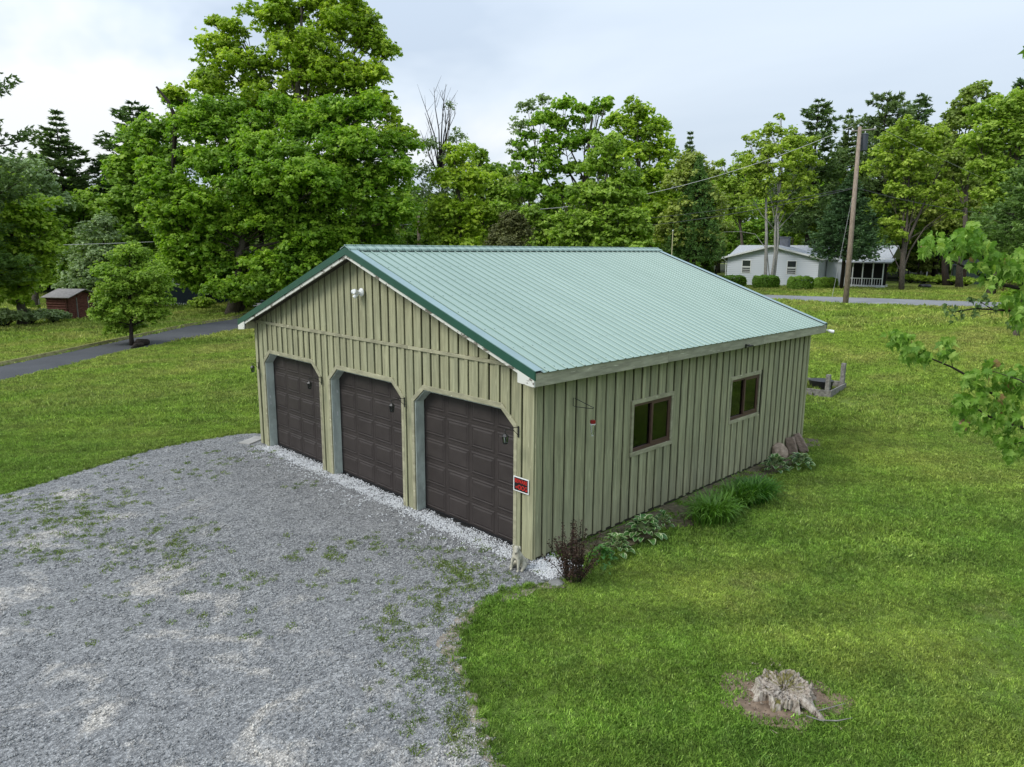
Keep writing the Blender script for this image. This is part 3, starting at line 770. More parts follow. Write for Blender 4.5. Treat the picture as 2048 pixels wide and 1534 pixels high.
# side wall boards (the wall that faces the lawn)
WIN = [(2.63, 3.88), (6.27, 7.54)]; WZ0, WZ1 = 1.355, 2.275
sx = [.19+.2695*i for i in range(-1, 38)]
SIDE_TOP = 3.04
def side_spans(x0, x1, ztop):
    """vertical spans of a strip, interrupted by the windows"""
    for a_, b_ in WIN:
        if x0 < b_+.04 and x1 > a_-.04:
            xa, xb = max(x0, a_-.04), min(x1, b_+.04)
            if xb-xa > (x1-x0)*.3: return [(0.04, WZ0-.075), (WZ1+.075, ztop)]
    return [(0.04, ztop)]
for i in range(len(sx)-1):
    x0, x1 = max(.0, sx[i]+.05), min(GL, sx[i+1]-.018+rj())
    if x1-x0 < .02: continue
    zb = rnd.uniform(.02, .06)
    for z0, z1 in side_spans(x0, x1, SIDE_TOP):
        MB().box(x0, x1, rj()*.5, .022, zb if z0 < .1 else z0, z1).build('siding_board', M['siding'], gar)
for x in sx:
    if x < .05 or x+.085 > GL-.05: continue
    zb = rnd.uniform(.02, .07)
    for z0, z1 in side_spans(x, x+.08, SIDE_TOP):
        MB().box(x+rj(), x+.082+rj(), -.026, -.0015, zb if z0 < .1 else z0, z1).build('batten', M['siding'], gar)
mb = MB(); xsr = [.02, WIN[0][0], WIN[0][1], WIN[1][0], WIN[1][1], GL-.02]
for i in range(5):
    if i % 2 == 0: mb.box(xsr[i], xsr[i+1], .024, .14, .0, 3.1)
    else: mb.box(xsr[i], xsr[i+1], .024, .14, .0, WZ0); mb.box(xsr[i], xsr[i+1], .024, .14, WZ1, 3.1)
mb.build('wall_core', M['siding_dark'], gar)
MB().box(.0, .028, -.024, -.002, .03, 3.04).build('corner_board', M['siding'], gar)
MB().box(GL-.09, GL, -.026, -.002, .03, 3.04).build('corner_board', M['siding'], gar)
MB().box(-.004, GL, -.004, .018, -.02, .05).build('sill_plate', M['siding_dark'], gar)
# hidden walls
MB().box(.02, GL-.02, GW-.14, GW-.02, 0, 3.1).build('wall', M['siding'], gar)
mb = MB(); mb.prism([(.0, 0), (GW, 0), (GW, roofz(GW)-.14), (GW/2, roofz(GW/2)-.14), (0, roofz(0)-.14)], 'x', GL-.14, GL); mb.build('wall', M['siding'], gar)
MB().box(.14, GL-.14, .14, GW-.14, -.05, .012).build('floor_slab', M['interior'], gar)
MB().box(.9, .93, .4, 9.4, .02, 2.9).build('inner_partition', M['interior'], gar)
# windows
for wi, (a_, b_) in enumerate(WIN):
    win = MB().box(a_, b_, -.012, .05, WZ0, WZ0+.055).box(a_, b_, -.0125, .05, WZ1-.045, WZ1).box(a_, a_+.035, -.0115, .05, WZ0+.05, WZ1-.04).box(b_-.035, b_, -.0115, .05, WZ0+.05, WZ1-.04).build('window', M['darkwood'], gar)
    mx_ = (a_+b_)/2
    for nm, s in (('casing', (a_-.07, b_+.07, WZ1+.002, WZ1+.08)), ('casing', (a_-.07, b_+.07, WZ0-.08, WZ0-.002))):
        MB().box(s[0], s[1], -.036, .001, s[2], s[3]).build(nm, M['trimwood'], win, bevel=.003)
    for s in ((a_-.068, a_-.002), (b_+.002, b_+.068)):
        MB().box(s[0], s[1], -.035, .001, WZ0-.002, WZ1+.002).build('casing', M['trimwood'], win, bevel=.003)
    # fixed sash on the right stands forward, the left pane lies deeper
    MB().box(mx_-.03, mx_+.03, -.010, .03, WZ0+.055, WZ1-.045).box(b_-.075, b_-.036, -.008, .03, WZ0+.055, WZ1-.045).box(mx_+.03, b_-.075, -.008, .03, WZ0+.056, WZ0+.095).box(mx_+.03, b_-.075, -.008, .03, WZ1-.08, WZ1-.046).build('sash', M['darkwood'], win)
    MB().box(mx_+.03, b_-.075, .010, .013, WZ0+.09, WZ1-.075).build('pane', M['glass'], win)
    MB().box(a_+.036, mx_-.03, .034, .037, WZ0+.056, WZ1-.046).build('pane', M['glass'], win)
    g_ = MB(); cx_ = (mx_+b_)/2-.02; g_.box(cx_-.004, cx_+.004, .014, .02, WZ0+.09, WZ1-.08)
    for k_ in (1, 2):
        z_ = WZ0+.09+(WZ1-WZ0-.17)*k_/3; g_.box(mx_+.03, b_-.075, .0142, .0198, z_-.004, z_+.004)
    g_.build('muntin', M['muntin'], win)
    MB().box(mx_-.07, mx_-.035, .04, .07, WZ0+.05, WZ1-.04).build('screen_stile', M['black'], win)
# things standing on the first sill inside
pot = MB().tube([(3.66, .20, 1.41), (3.66, .20, 1.54)], [.035, .05], 12).build('flower_pot', simple('pale_green_glaze', (.35, .5, .42), .4), None, smooth=False)
tag(pot, 'pale green pot on the sill inside the nearer side window', 'flower pot')
MB().box(2.6, 7.6, .15, .30, 1.34, 1.36).build('inner_shelf', M['interior'], gar)

# roof: metal panels with ribs
SL = math.hypot(GW/2+OV, RZ-EZ); ANG = math.atan(SLP)
def rib_profile(w_, n):
    pts = []; s = w_/n
    for i in range(n):
        c_ = s*(i+.5); pts += [(c_-.020, 0), (c_-.010, .019), (c_+.010, .019), (c_+.020, 0)]
        if i < n-1 or True: pts += [(c_+s*.36, 0), (c_+s*.40, .003), (c_+s*.44, 0)]
    return [(0, 0)]+[p for p in pts if p[0] < w_-.004]+[(w_, 0)]
NP = 12; PWID = (GL+2*PR-.30)/NP; prof = rib_profile(PWID, 4)
def panel_mesh():
    v, f = [], []; n = len(prof)
    for j, s in enumerate((0.0, SL+.03)):
        for x, z in prof: v.append((x, -s, z))
    for i in range(n-1): f.append((i, i+1, n+i+1, n+i))
    # a thin underside closes the sheet
    for j, s in enumerate((0.0, SL+.03)):
        for x, z in prof: v.append((x, -s, z-.004))
    for i in range(n-1): f.append((2*n+i, 3*n+i, 3*n+i+1, 2*n+i+1))
    for i in range(n-1): f.append((n+i, n+i+1, 3*n+i+1, 3*n+i))
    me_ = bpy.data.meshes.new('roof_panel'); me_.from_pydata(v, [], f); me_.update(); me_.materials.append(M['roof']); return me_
pm = panel_mesh()
for side in (0, 1):
    for i in range(NP):
        o = link('roof_panel', pm, None, gar)
        if side == 0: o.location = (-PR+.15+PWID*i, GW/2, RZ); o.rotation_euler = (ANG, 0, 0)
        else: o.location = (-PR+.15+PWID*(i+1), GW/2, RZ); o.rotation_euler = (ANG, 0, math.pi)
# screws: joined, far too many to pick apart
mb = MB(); ca, sa = math.cos(ANG), math.sin(ANG)
for row in range(8):
    s = .35+row*(SL-.45)/7
    for i in range(NP*4):
        x = -.153+PWID*(i+.5)/4+.045+rnd.uniform(-.004, .004); y = GW/2-s*ca; z = RZ-s*sa
        M_ = Matrix.Translation((x, y, z)) @ Matrix.Rotation(ANG, 4, 'X'); mb.box(-.0075, .0075, -.0075, .0075, 0, .010, M_)
tag(mb.build('roof_screw', simple('screw_heads', (.04, .09, .075), .4), gar), kind='stuff')
# roof deck, fascia, rakes, ridge cap
for sgn in (-1, 1):
    Y_ = lambda t: GW/2+sgn*t
    t1 = GW/2+OV-.01
    MB().prism([(Y_(0), RZ-.01), (Y_(t1), roofz(Y_(t1))-.01), (Y_(t1), roofz(Y_(t1))-.10), (Y_(0), RZ-.10)], 'x', -PR+.03, GL+PR-.03).build('roof_deck', M['siding_dark'], gar)
    for k_, xx in enumerate((-PR, GL+PR)):
        x0, x1 = (xx-.022, xx) if k_ == 0 else (xx, xx+.022)
        e_ = GW/2+OV+.012
        # green metal rake trim: face and the flat flange on top of the roof
        MB().prism([(Y_(0), RZ+.028), (Y_(e_), roofz(Y_(e_))+.028), (Y_(e_), roofz(Y_(e_))-.115), (Y_(0), RZ-.115)], 'x', x0-.004, x1+.004).build('rake_trim', M['rake'], gar)
        fx0, fx1 = (xx-.003, xx+.165) if k_ == 0 else (xx-.165, xx+.003)
        MB().prism([(Y_(0), RZ+.034), (Y_(e_), roofz(Y_(e_))+.034), (Y_(e_), roofz(Y_(e_))+.028), (Y_(0), RZ+.028)], 'x', fx0-.004, fx1).build('rake_flange', M['flange_sheen'], gar)
        # white board below it, in three lengths
        wx0, wx1 = (xx, xx+.035) if k_ == 0 else (xx-.035, xx)
        cuts = [0, 1.9, 3.7, e_-.10]
        for c0, c1 in zip(cuts, cuts[1:]):
            dz_ = rj(); MB().prism([(Y_(c0+.001), roofz(Y_(c0))-.085), (Y_(c1-.001), roofz(Y_(c1))-.085), (Y_(c1-.001), roofz(Y_(c1))-.185+dz_), (Y_(c0+.001), roofz(Y_(c0))-.185+dz_)], 'x', wx0, wx1).build('rake_board', M['whitepeel'], gar)
        # soffit strip under the overhang
        sx0, sx1 = (xx+.036, -.04) if k_ == 0 else (GL+.005, xx-.036)
        MB().prism([(Y_(0), RZ-.125), (Y_(t1-.25), roofz(Y_(t1-.25))-.125), (Y_(t1-.25), roofz(Y_(t1-.25))-.14), (Y_(0), RZ-.14)], 'x', sx0, sx1).build('soffit', M['siding_dark'], gar)
    # eave fascia boards
    yf = -OV if sgn < 0 else GW+OV
    y0, y1 = (yf-.002, yf+.028) if sgn < 0 else (yf-.028, yf+.002)
    cuts = [-PR-.002, 3.3, 7.1, GL+PR+.002]
    for k_, (c0, c1) in enumerate(zip(cuts, cuts[1:])):
        MB().box(c0+.001, c1-.001, y0, y1, EZ-.225+.004*k_, EZ-.012).build('fascia_board', M['fascia'], gar, bevel=.003)
    MB().box(-.03, GL+.02, min(y1, .0) if sgn < 0 else GW, .0 if sgn < 0 else y0, EZ-.205, EZ-.19).build('soffit', M['siding'], gar)
    # white boxed return at the front corner
    ye = yf+(.0 if sgn < 0 else 0); yi = yf+.36 if sgn < 0 else yf-.36
    z0 = EZ-.225
    MB().prism([(ye, z0), (yi, z0+.035), (yi, roofz(yi)-.105), (ye, roofz(ye)-.105)], 'x', -PR-.024, -PR+.002).build('eave_return', M['whitepeel'], gar)
    MB().prism([(ye, z0+.002), (yi, z0+.037), (yi, roofz(yi)-.13), (ye, roofz(ye)-.13)], 'x', -PR+.036, -.042).build('return_box', M['siding'], gar)
for sgn in (-1, 1):
    Y_ = lambda t: GW/2+sgn*t
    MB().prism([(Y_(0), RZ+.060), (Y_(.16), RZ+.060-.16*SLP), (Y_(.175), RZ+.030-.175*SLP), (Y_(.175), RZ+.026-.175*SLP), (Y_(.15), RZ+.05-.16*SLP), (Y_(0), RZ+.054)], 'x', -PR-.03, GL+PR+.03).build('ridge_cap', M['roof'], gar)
    MB().prism([(Y_(.155), RZ+.0225-.155*SLP+.008), (Y_(.162), RZ+.0225-.155*SLP+.008), (Y_(.162), RZ-.155*SLP), (Y_(.155), RZ-.155*SLP)], 'x', -PR+.16, GL+PR-.16).build('ridge_closure', M['black'], gar)
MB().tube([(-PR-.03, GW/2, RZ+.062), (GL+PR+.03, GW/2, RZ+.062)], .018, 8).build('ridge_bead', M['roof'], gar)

# ------------------------------------------------------------------ things on the garage
def lantern(loc, label, arm=.30):
    x, y, z = loc
    e_ = empty('lantern', loc, 0, label, 'lantern', 'hanging lanterns beside the garage doors')
    MB().box(-.008, -.002, -.015, .015, -.14, .05).build('wall_bracket', M['black'], e_)
    MB().tube([(-.008, 0, .03), (-.12, 0, .045), (-arm+.03, 0, .03), (-arm-.01, 0, .045), (-arm-.02, 0, .02)], .006, 6).tube([(-.008, 0, -.10), (-.15, 0, .035)], .005, 6).build('arm', M['black'], e_)
    MB().tube([(-arm, 0, .03), (-arm, 0, -.02)], .004, 5).tube([(-arm, 0, -.02), (-arm, 0, -.028), (-arm, 0, -.065), (-arm, 0, -.075)], [.012, .03, .062, .058], 6).build('cap', M['black'], e_)
    c = MB()
    for k_ in range(6):
        t = k_*math.pi/3; c.tube([(-arm+.052*math.cos(t), .052*math.sin(t), -.072), (-arm+.036*math.cos(t), .036*math.sin(t), -.18)], .008, 4)
    c.tube([(-arm, 0, -.178), (-arm, 0, -.192), (-arm, 0, -.202)], [.042, .038, .01], 6); c.build('cage', M['black'], e_)
    MB().tube([(-arm, 0, -.078), (-arm, 0, -.176)], [.044, .031], 6).build('glass', M['glass'], e_)
    MB().tube([(-arm, 0, -.176), (-arm, 0, -.15), (-arm, 0, -.14)], [.009, .010, .004], 8).build('bulb', M['white'], e_)
    return e_
lantern((-.032, .345, 2.21), 'black lantern on a hook right of the nearest garage door')
lantern((-.032, 3.49, 2.20), 'black lantern on a hook between the nearest and the middle garage door')
lantern((-.032, 6.66, 2.19), 'black lantern on a hook between the middle and the farthest garage door')
lantern((-.032, 9.85, 2.14), 'black lantern at the far left corner of the front wall', .16)

# sign
sg = empty('warning_sign', (-.046, .26, 1.275), 0, 'red and black BEWARE of DOG sign with white border on the corner board', 'sign')
MB().box(-.002, .002, -.178, .178, -.128, .128).build('sign_board', M['white'], sg)
MB().box(-.0045, -.0022, -.158, .158, -.108, .108).build('printed_field', M['blackprint'], sg)
def text(body, size, loc, parent, mat, bold=0.0, rot=(math.pi/2, 0, -math.pi/2), sx_=1.0):
    cu = bpy.data.curves.new('lettering', 'FONT'); cu.body = body; cu.size = size; cu.align_x = 'CENTER'; cu.align_y = 'CENTER'; cu.extrude = .0008; cu.offset = bold
    o = bpy.data.objects.new('lettering', cu); col.objects.link(o); cu.materials.append(mat)
    bpy.context.view_layer.update(); dg = bpy.context.evaluated_depsgraph_get()
    me_ = bpy.data.meshes.new_from_object(o.evaluated_get(dg)); bpy.data.objects.remove(o)
    q_ = link('lettering', me_, mat, parent); q_.location = loc; q_.rotation_euler = rot; q_.scale = (sx_, 1, 1); return q_
text('BEWARE', .094, (-.0058, 0, .052), sg, M['red'], .0012, sx_=.80)
text('DOG', .108, (-.0058, -.045, -.052), sg, M['red'], .0015, sx_=.86)
text('of', .070, (-.0058, .100, -.056), sg, M['red'], .0008)

# flood light on the gable
sec = empty('security_light', (-.045, 4.86, 4.22), 0, 'white security floodlight with two lamps and sensor on the gable', 'light')
MB().tube([(.0, 0, 0), (-.02, 0, 0), (-.05, 0, 0)], [.085, .085, .055], 20).build('mount', M['white'], sec, smooth=False)
def lamp(dx, dy, dz, name='lamp', r=.05, l=.16):
    d = Vector((dx, dy, dz)).normalized(); p = Vector((-.05, 0, 0)); q_ = p+d*l
    MB().tube([p, p+d*.05, p+d*.06, q_, q_+d*.012], [.018, .02, r*.75, r, r*.85], 14).build(name, M['white'], sec, smooth=False)
lamp(-.5, .9, .05); lamp(-.75, .05, .12, r=.055, l=.12); lamp(-.7, .35, -.7, 'sensor', .042, .15)
# small camera on the far eave corner
c_ = empty('security_camera', (GL+PR-.02, -OV-.02, EZ-.16), 0, 'small white security camera on the far end of the eave', 'camera')
MB().tube([(0, 0, 0), (.02, -.06, 0)], .02, 8).build('mount', M['white'], c_)
MB().tube([(-.01, -.05, .0), (.03, -.11, -.02), (.06, -.16, -.03)], [.035, .045, .045], 14).build('housing', M['white'], c_)
MB().tube([(.058, -.157, -.0295), (.066, -.17, -.033)], [.04, .03], 12).build('lens', M['black'], c_)
c_ = empty('eave_lamp', (6.27, -OV-.004, EZ-.20), 0, 'small dark lamp clipped under the eave fascia above the far window', 'lamp')
MB().box(-.02, .02, -.02, .0, -.03, .06).tube([(0, -.02, .05), (0, -.06, .07), (0, -.11, .05)], .006, 6).build('bracket', M['black'], c_)
MB().box(-.07, .07, -.15, -.06, .02, .05).build('lamp_head', M['black'], c_)
# hummingbird feeder
fd = empty('bird_feeder', (1.02, -.028, 2.5), 0, 'red and clear hummingbird feeder on a wire bracket beside the near window', 'bird feeder')
MB().tube([(-.13, 0, .16), (-.13, -.0, .02), (-.11, -.06, .01), (.0, -.27, .0), (.03, -.30, .0), (.02, -.32, .02), (-.0, -.30, .03), (-.12, -.02, .155)], .006, 6).build('bracket', M['black'], fd)
MB().tube([(.02, -.31, .0), (.02, -.31, -.20)], .0022, 4).build('hanger_wire', M['black'], fd)
MB().tube([(.02, -.31, -.195), (.02, -.31, -.2), (.02, -.31, -.25), (.02, -.31, -.255)], [.03, .046, .046, .04], 14).build('cap', M['redplastic'], fd)
MB().tube([(.02, -.31, -.256), (.02, -.31, -.27), (.02, -.31, -.43), (.02, -.31, -.455)], [.046, .045, .022, .02], 14).build('bottle', M['clear'], fd)
MB().tube([(.02, -.31, -.2555), (.02, -.31, -.268)], .0475, 14).tube([(.02, -.31, -.452), (.02, -.31, -.468)], .018, 10).build('bottle_ring', M['white'], fd)
#INSERT2
# ------------------------------------------------------------------ TREES
def unit(v): return v/(np.linalg.norm(v, axis=-1, keepdims=True)+1e-9)
def leafmesh(name, C_, Nn, size, tint, seed, fold=.18, aspect=1.5):
    """one folded diamond per leaf; C_ centres, Nn normals"""
    r_ = np.random.default_rng(seed); n = len(C_); a_ = unit(np.cross(Nn, unit(r_.normal(size=(n, 3))))); b_ = np.cross(Nn, a_)
    s = (size*r_.uniform(.65, 1.35, n))[:, None]
    p0 = C_-a_*s*.5*aspect; p2 = C_+a_*s*.5*aspect; p1 = C_+b_*s*.5-Nn*s*fold; p3 = C_-b_*s*.5-Nn*s*fold
    V_ = np.stack([p0, p1, p2, p3], 1).reshape(-1, 3); k_ = np.arange(n)*4
    F_ = np.stack([np.stack([k_, k_+1, k_+2], -1), np.stack([k_, k_+2, k_+3], -1)], 1).reshape(-1, 3)
    return fastmesh(name, V_, F_, np.repeat(np.clip(tint, 0, 1), 2))
def broad(lobes, nleaf, size, seed, sub=.45, nsub=19, flat=.98, upb=.52, tvar=.20, fill=.72, newgrowth=.25):
    """lobes: list of (x,y,z,r[,weight]) relative to the tree base -> leaf centres, normals, tints, twig list"""
    r_ = np.random.default_rng(seed); W_ = sum(l[3]**2 for l in lobes); Cs, Ns, Ts, tw = [], [], [], []
    for l in lobes:
        c = np.array(l[:3]); Rr = l[3]; nl = int(nleaf*Rr*Rr/W_); ns = int(nsub*r_.uniform(.8, 1.2))
        i = np.arange(ns)+.5; ph = np.arccos(1-2*i/ns); th = math.pi*(1+5**.5)*i+r_.uniform(0, 6)
        d = np.stack([np.cos(th)*np.sin(ph), np.sin(th)*np.sin(ph), np.cos(ph)], -1); d = unit(d+r_.normal(0, .22, d.shape)); d[:, 2] = np.where(d[:, 2] < -.55, -d[:, 2]*.4, d[:, 2])
        d = unit(d); sc = c+d*(Rr*fill*r_.uniform(.55, 1.28, (ns, 1)))*np.array([1, 1, .95]); sr = Rr*sub*r_.uniform(.5, 1.35, ns)
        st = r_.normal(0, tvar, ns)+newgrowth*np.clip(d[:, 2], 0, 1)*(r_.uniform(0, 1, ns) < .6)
        # every clump is made of many small leafy sprays of uneven size
        nsp = ns*26; sp_ = r_.choice(ns, nsp, p=sr**2/np.sum(sr**2)); sdir = unit(r_.normal(size=(nsp, 3))); sdir[:, 2] = np.where(sdir[:, 2] < -.2, -sdir[:, 2]*.7, sdir[:, 2])
        reach = r_.uniform(.55, 1.12, nsp)+(r_.uniform(0, 1, nsp) < .10)*r_.uniform(.1, .5, nsp)
        spc = sc[sp_]+sdir*(sr[sp_]*reach)[:, None]*np.array([1, 1, flat]); spr = sr[sp_]*r_.uniform(.12, .29, nsp); spt = r_.normal(0, .12, nsp)
        pk = r_.choice(nsp, nl, p=spr**1.6/np.sum(spr**1.6)); pick = sp_[pk]
        dd = unit(r_.normal(size=(nl, 3))); dd[:, 2] = np.abs(dd[:, 2])*np.where(r_.uniform(0, 1, nl) < .7, 1, -1)
        hr_ = r_.uniform(0, 1, nl)**.5
        P_ = spc[pk]+dd*(spr[pk]*hr_)[:, None]*np.array([1.15, 1.15, .85]); P_[:, 2] -= (spr[pk]*.30*hr_**2)
        nn = unit(dd*.35+sdir[pk]*.35+np.array([0, 0, upb])+r_.normal(0, .38, (nl, 3)))
        st = st+0.0
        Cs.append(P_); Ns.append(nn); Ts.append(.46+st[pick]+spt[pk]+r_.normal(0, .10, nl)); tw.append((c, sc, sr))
    return np.concatenate(Cs), np.concatenate(Ns), np.concatenate(Ts), tw
def limbs(mb, base, top, r0, tw, r_, fork=.35, twigs=7, th=.02):
    base = Vector(base); top = Vector(top); n = 7; pts, rd = [], []
    for i in range(n+1):
        t = i/n; p = base.lerp(top, t)+Vector((r_.gauss(0, .012), r_.gauss(0, .012), 0))*(top-base).length*(t > 0); pts.append(p); rd.append(r0*(1-.75*t)*(1.35 if i == 0 else 1))
    mb.tube(pts, rd, 9)
    for c, sc, sr in tw:
        c = Vector(c); t = min(.9, max(fork, (c.z-base.z)/(top.z-base.z)*.62)); i = t*n; k_ = int(i); s = pts[k_].lerp(pts[min(n, k_+1)], i-k_)
        L_ = (c-s).length; rl = max(th*1.3, min(r0*.30, .013*L_+.012))
        m1 = s.lerp(c, .5)+Vector((r_.gauss(0, .05), r_.gauss(0, .05), -.04))*L_
        mb.tube([s, s.lerp(m1, .5)+Vector((0, 0, .02*L_)), m1, m1.lerp(c, .6), c], [rl, rl*.85, rl*.65, rl*.5, rl*.35], 6)
        idx = list(range(len(sc))); r_.shuffle(idx)
        for j in idx[:twigs]:
            q_ = Vector(sc[j]); st = m1.lerp(c, r_.uniform(.3, 1)); mm = st.lerp(q_, .5)+Vector((0, 0, .06*(q_-st).length)); mb.tube([st, mm, q_], [rl*.36, rl*.24, th*.4], 4, cap=False)
TRI = [0]
def tree(name, label, base, lobes, nleaf, size, mat, bark='bark', r0=.3, seed=1, group=None, cat='tree', rel=False, trunk_top=None, extra_trunks=(), **kw):
    """base Vector in the world, lobes in world coordinates"""
    r_ = random.Random(seed); b = Vector(base); e_ = empty(name, b, 0, label, cat, group)
    L_ = lobes if rel else [(l[0]-b.x, l[1]-b.y, l[2]-b.z, l[3]) for l in lobes]
    lk = {k_: kw[k_] for k_ in ('fork', 'twigs', 'th') if k_ in kw}; bk = {k_: v for k_, v in kw.items() if k_ not in lk}
    C_, N_, T_, tw = broad(L_, nleaf, size, seed, **bk)
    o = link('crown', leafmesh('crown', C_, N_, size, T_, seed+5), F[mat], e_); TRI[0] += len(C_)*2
    mb = MB(); zs = max(L_, key=lambda l: l[2]); tt = trunk_top or (zs[0]*.7, zs[1]*.7, zs[2]*.92)
    limbs(mb, (0, 0, -.15), tt, r0, tw, r_, **lk)
    for (dx, dy, tx, ty, tz, rr) in extra_trunks: mb.tube([(dx, dy, -.1), (dx+(tx-dx)*.4, dy+(ty-dy)*.35, tz*.4), (tx, ty, tz)], [rr, rr*.8, rr*.4], 7)
    mb.build('trunk', M[bark], e_, smooth=True)
    return e_
def LB(D, *ls):
    """crown lobes at distance D: (px, py, radius in px, offset in depth)"""
    out_ = []
    for l in ls:
        p = dep(l[0], l[1], D+(l[3] if len(l) > 3 else 0)); out_.append((p.x, p.y, p.z, l[2]/FPX*D))
    return out_
def gb(px, D):
    """ground point on the line of sight of a column at depth D"""
    d = rayd(px, 520); p = CAM+d*D; return Vector((p[0], p[1], H(p[0], p[1])))

# --- the great maples behind the left corner of the garage
mb_ = at(462, 628); D0 = depth_of(mb_)
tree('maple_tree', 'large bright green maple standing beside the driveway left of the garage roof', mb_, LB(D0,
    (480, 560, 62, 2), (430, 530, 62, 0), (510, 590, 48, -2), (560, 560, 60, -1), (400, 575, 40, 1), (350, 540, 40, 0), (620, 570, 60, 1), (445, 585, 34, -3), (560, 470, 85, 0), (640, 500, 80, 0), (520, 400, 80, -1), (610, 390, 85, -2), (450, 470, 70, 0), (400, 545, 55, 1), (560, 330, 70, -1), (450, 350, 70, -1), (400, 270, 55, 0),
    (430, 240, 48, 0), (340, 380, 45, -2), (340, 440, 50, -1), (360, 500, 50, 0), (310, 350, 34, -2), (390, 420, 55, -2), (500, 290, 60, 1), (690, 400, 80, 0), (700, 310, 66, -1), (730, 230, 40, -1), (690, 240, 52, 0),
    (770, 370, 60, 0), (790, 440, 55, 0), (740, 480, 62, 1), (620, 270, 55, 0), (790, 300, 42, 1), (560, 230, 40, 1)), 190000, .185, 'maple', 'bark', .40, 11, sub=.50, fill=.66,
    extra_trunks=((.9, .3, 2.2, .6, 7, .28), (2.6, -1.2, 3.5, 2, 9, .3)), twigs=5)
tree('maple_tree', 'tall dark green maple rising behind the large bright maple', gb(600, D0+6), LB(D0+7,
    (440, 120, 42, 0), (420, 190, 50, 0), (470, 70, 28, 0), (500, 150, 55, 0), (560, 60, 55, 0), (600, 130, 70, 0), (570, 20, 40, 0), (640, 30, 45, 0), (690, 70, 50, 0), (740, 90, 34, 0), (700, 20, 34, 0), (770, 110, 30, 0), (660, 180, 65, 0), (730, 180, 50, 0),
    (540, 230, 60, 0), (740, 60, 30, 0), (480, 260, 50, 0), (350, 195, 26, 0), (770, 240, 34, 0), (800, 280, 36, 0), (640, 260, 60, 0), (380, 240, 30, 0), (430, 50, 18, 0), (610, -40, 40, 0)), 92000, .20, 'maple', 'bark', .42, 12, sub=.46, twigs=6, fill=.78, newgrowth=.3)
tree('maple_tree', 'mid green broadleaf tree left behind the large maple', gb(330, D0+8), LB(D0+9,
    (300, 300, 55, 0), (260, 350, 50, 0), (330, 260, 45, 0), (370, 330, 55, 0), (290, 400, 60, 0), (250, 440, 45, 0), (340, 470, 60, 0), (240, 330, 22, 0), (360, 210, 30, 0), (300, 520, 50, 0)), 20000, .27, 'green', 'bark', .4, 13)
# dead snag beside it
t = empty('dead_snag', gb(322, D0+8), 0, 'bare dead branch sticking out above the left side of the great maple', 'dead tree')
b = Vector(t.location); MB().tube([(0, 0, 0), tuple(dep(352, 240, D0-1)-b), tuple(dep(338, 205, D0-1)-b), tuple(dep(313, 174, D0-1)-b)], [.20, .16, .13, .08], 6).build('trunk', M['barkdark'], t)

# --- conifers
def conifer(seed, Hh, Rb, n_whorl, ntuft, nsz, crown0=.12, droop=.0, upt=.25, shape=.8, ragged=.25, gap=0.0, per=6):
    """returns (needle mesh args, branch MB) for a conifer of height Hh"""
    r_ = np.random.default_rng(seed); mbb = MB(); Cs, As, Ts = [], [], []
    mbb.tube([(0, 0, -.1), (0.02*Hh*.1, 0, Hh*.5), (0, 0, Hh*.98)], [Hh*.017, Hh*.011, .02], 8)
    for w_ in range(n_whorl):
        f = w_/(n_whorl-1); z = Hh*(crown0+(1-crown0)*f**.95)*.985; prof_ = (1-f)**shape*(1 if f > .12 else .72+f*2.3)
        nb = per+int(r_.integers(-1, 2)); off = r_.uniform(0, 6)
        for b_ in range(nb):
            if r_.uniform() < gap: continue
            ln = max(.25, Rb*prof_*r_.uniform(1-ragged*1.6, 1+ragged)); a_ = off+b_*2*math.pi/nb+r_.normal(0, .2); dirv = np.array([math.cos(a_), math.sin(a_), 0])
            k_ = int(max(4, ntuft*ln/Rb)); ts = r_.uniform(.12, 1, k_)**.7
            zz = z+ln*(upt*ts**1.6-droop*np.sin(ts*2.2))
            latw = ln*.34*(1-.55*ts)
            side = np.array([-dirv[1], dirv[0], 0]); P_ = dirv*(ln*ts)[:, None]+side*(r_.normal(0, 1, k_)*latw*.6)[:, None]; P_[:, 2] = zz+r_.normal(0, .045*ln+.04, k_)
            Cs.append(P_); As.append(unit(dirv*1.0+side*r_.normal(0, .55, (k_, 1))+np.array([0, 0, .15])+r_.normal(0, .25, (k_, 3)))); Ts.append(np.full(k_, .4+r_.normal(0, .13))+.22*(ts > .8)+r_.normal(0, .09, k_))
            if ln > .8:
                mbb.tube([(0, 0, z), tuple(dirv*ln*.5+np.array([0, 0, z+ln*(upt*.33-droop*.89)])), tuple(dirv*ln*.95+np.array([0, 0, z+ln*(upt*.92-droop*.87)]))], [.028*ln**.7+.01, .018*ln**.6, .006], 4, cap=False)
    C_ = np.concatenate(Cs); A_ = np.concatenate(As); T_ = np.concatenate(Ts); n = len(C_)
    # each tuft: four slim needle-blades fanning out
    Vs, Ts2 = [], []
    for q_ in range(4):
        d = unit(A_+r_.normal(0, .5, (n, 3))); sd_ = unit(np.cross(d, r_.normal(size=(n, 3)))); s = (nsz*r_.uniform(.7, 1.3, n))[:, None]
        Vs.append(np.stack([C_-d*s*.3, C_+sd_*s*.16+d*s*.2, C_+d*s*.8, C_-sd_*s*.16+d*s*.2], 1)); Ts2.append(T_+r_.normal(0, .05, n))
    V_ = np.concatenate(Vs).reshape(-1, 3); k_ = np.arange(4*n)*4; F_ = np.stack([k_, k_+1, k_+2, k_+3], -1)
    TRI[0] += len(F_)*2
    return fastmesh('needles', V_, F_, np.clip(np.concatenate(Ts2), 0, 1)), mbb
protos = {}
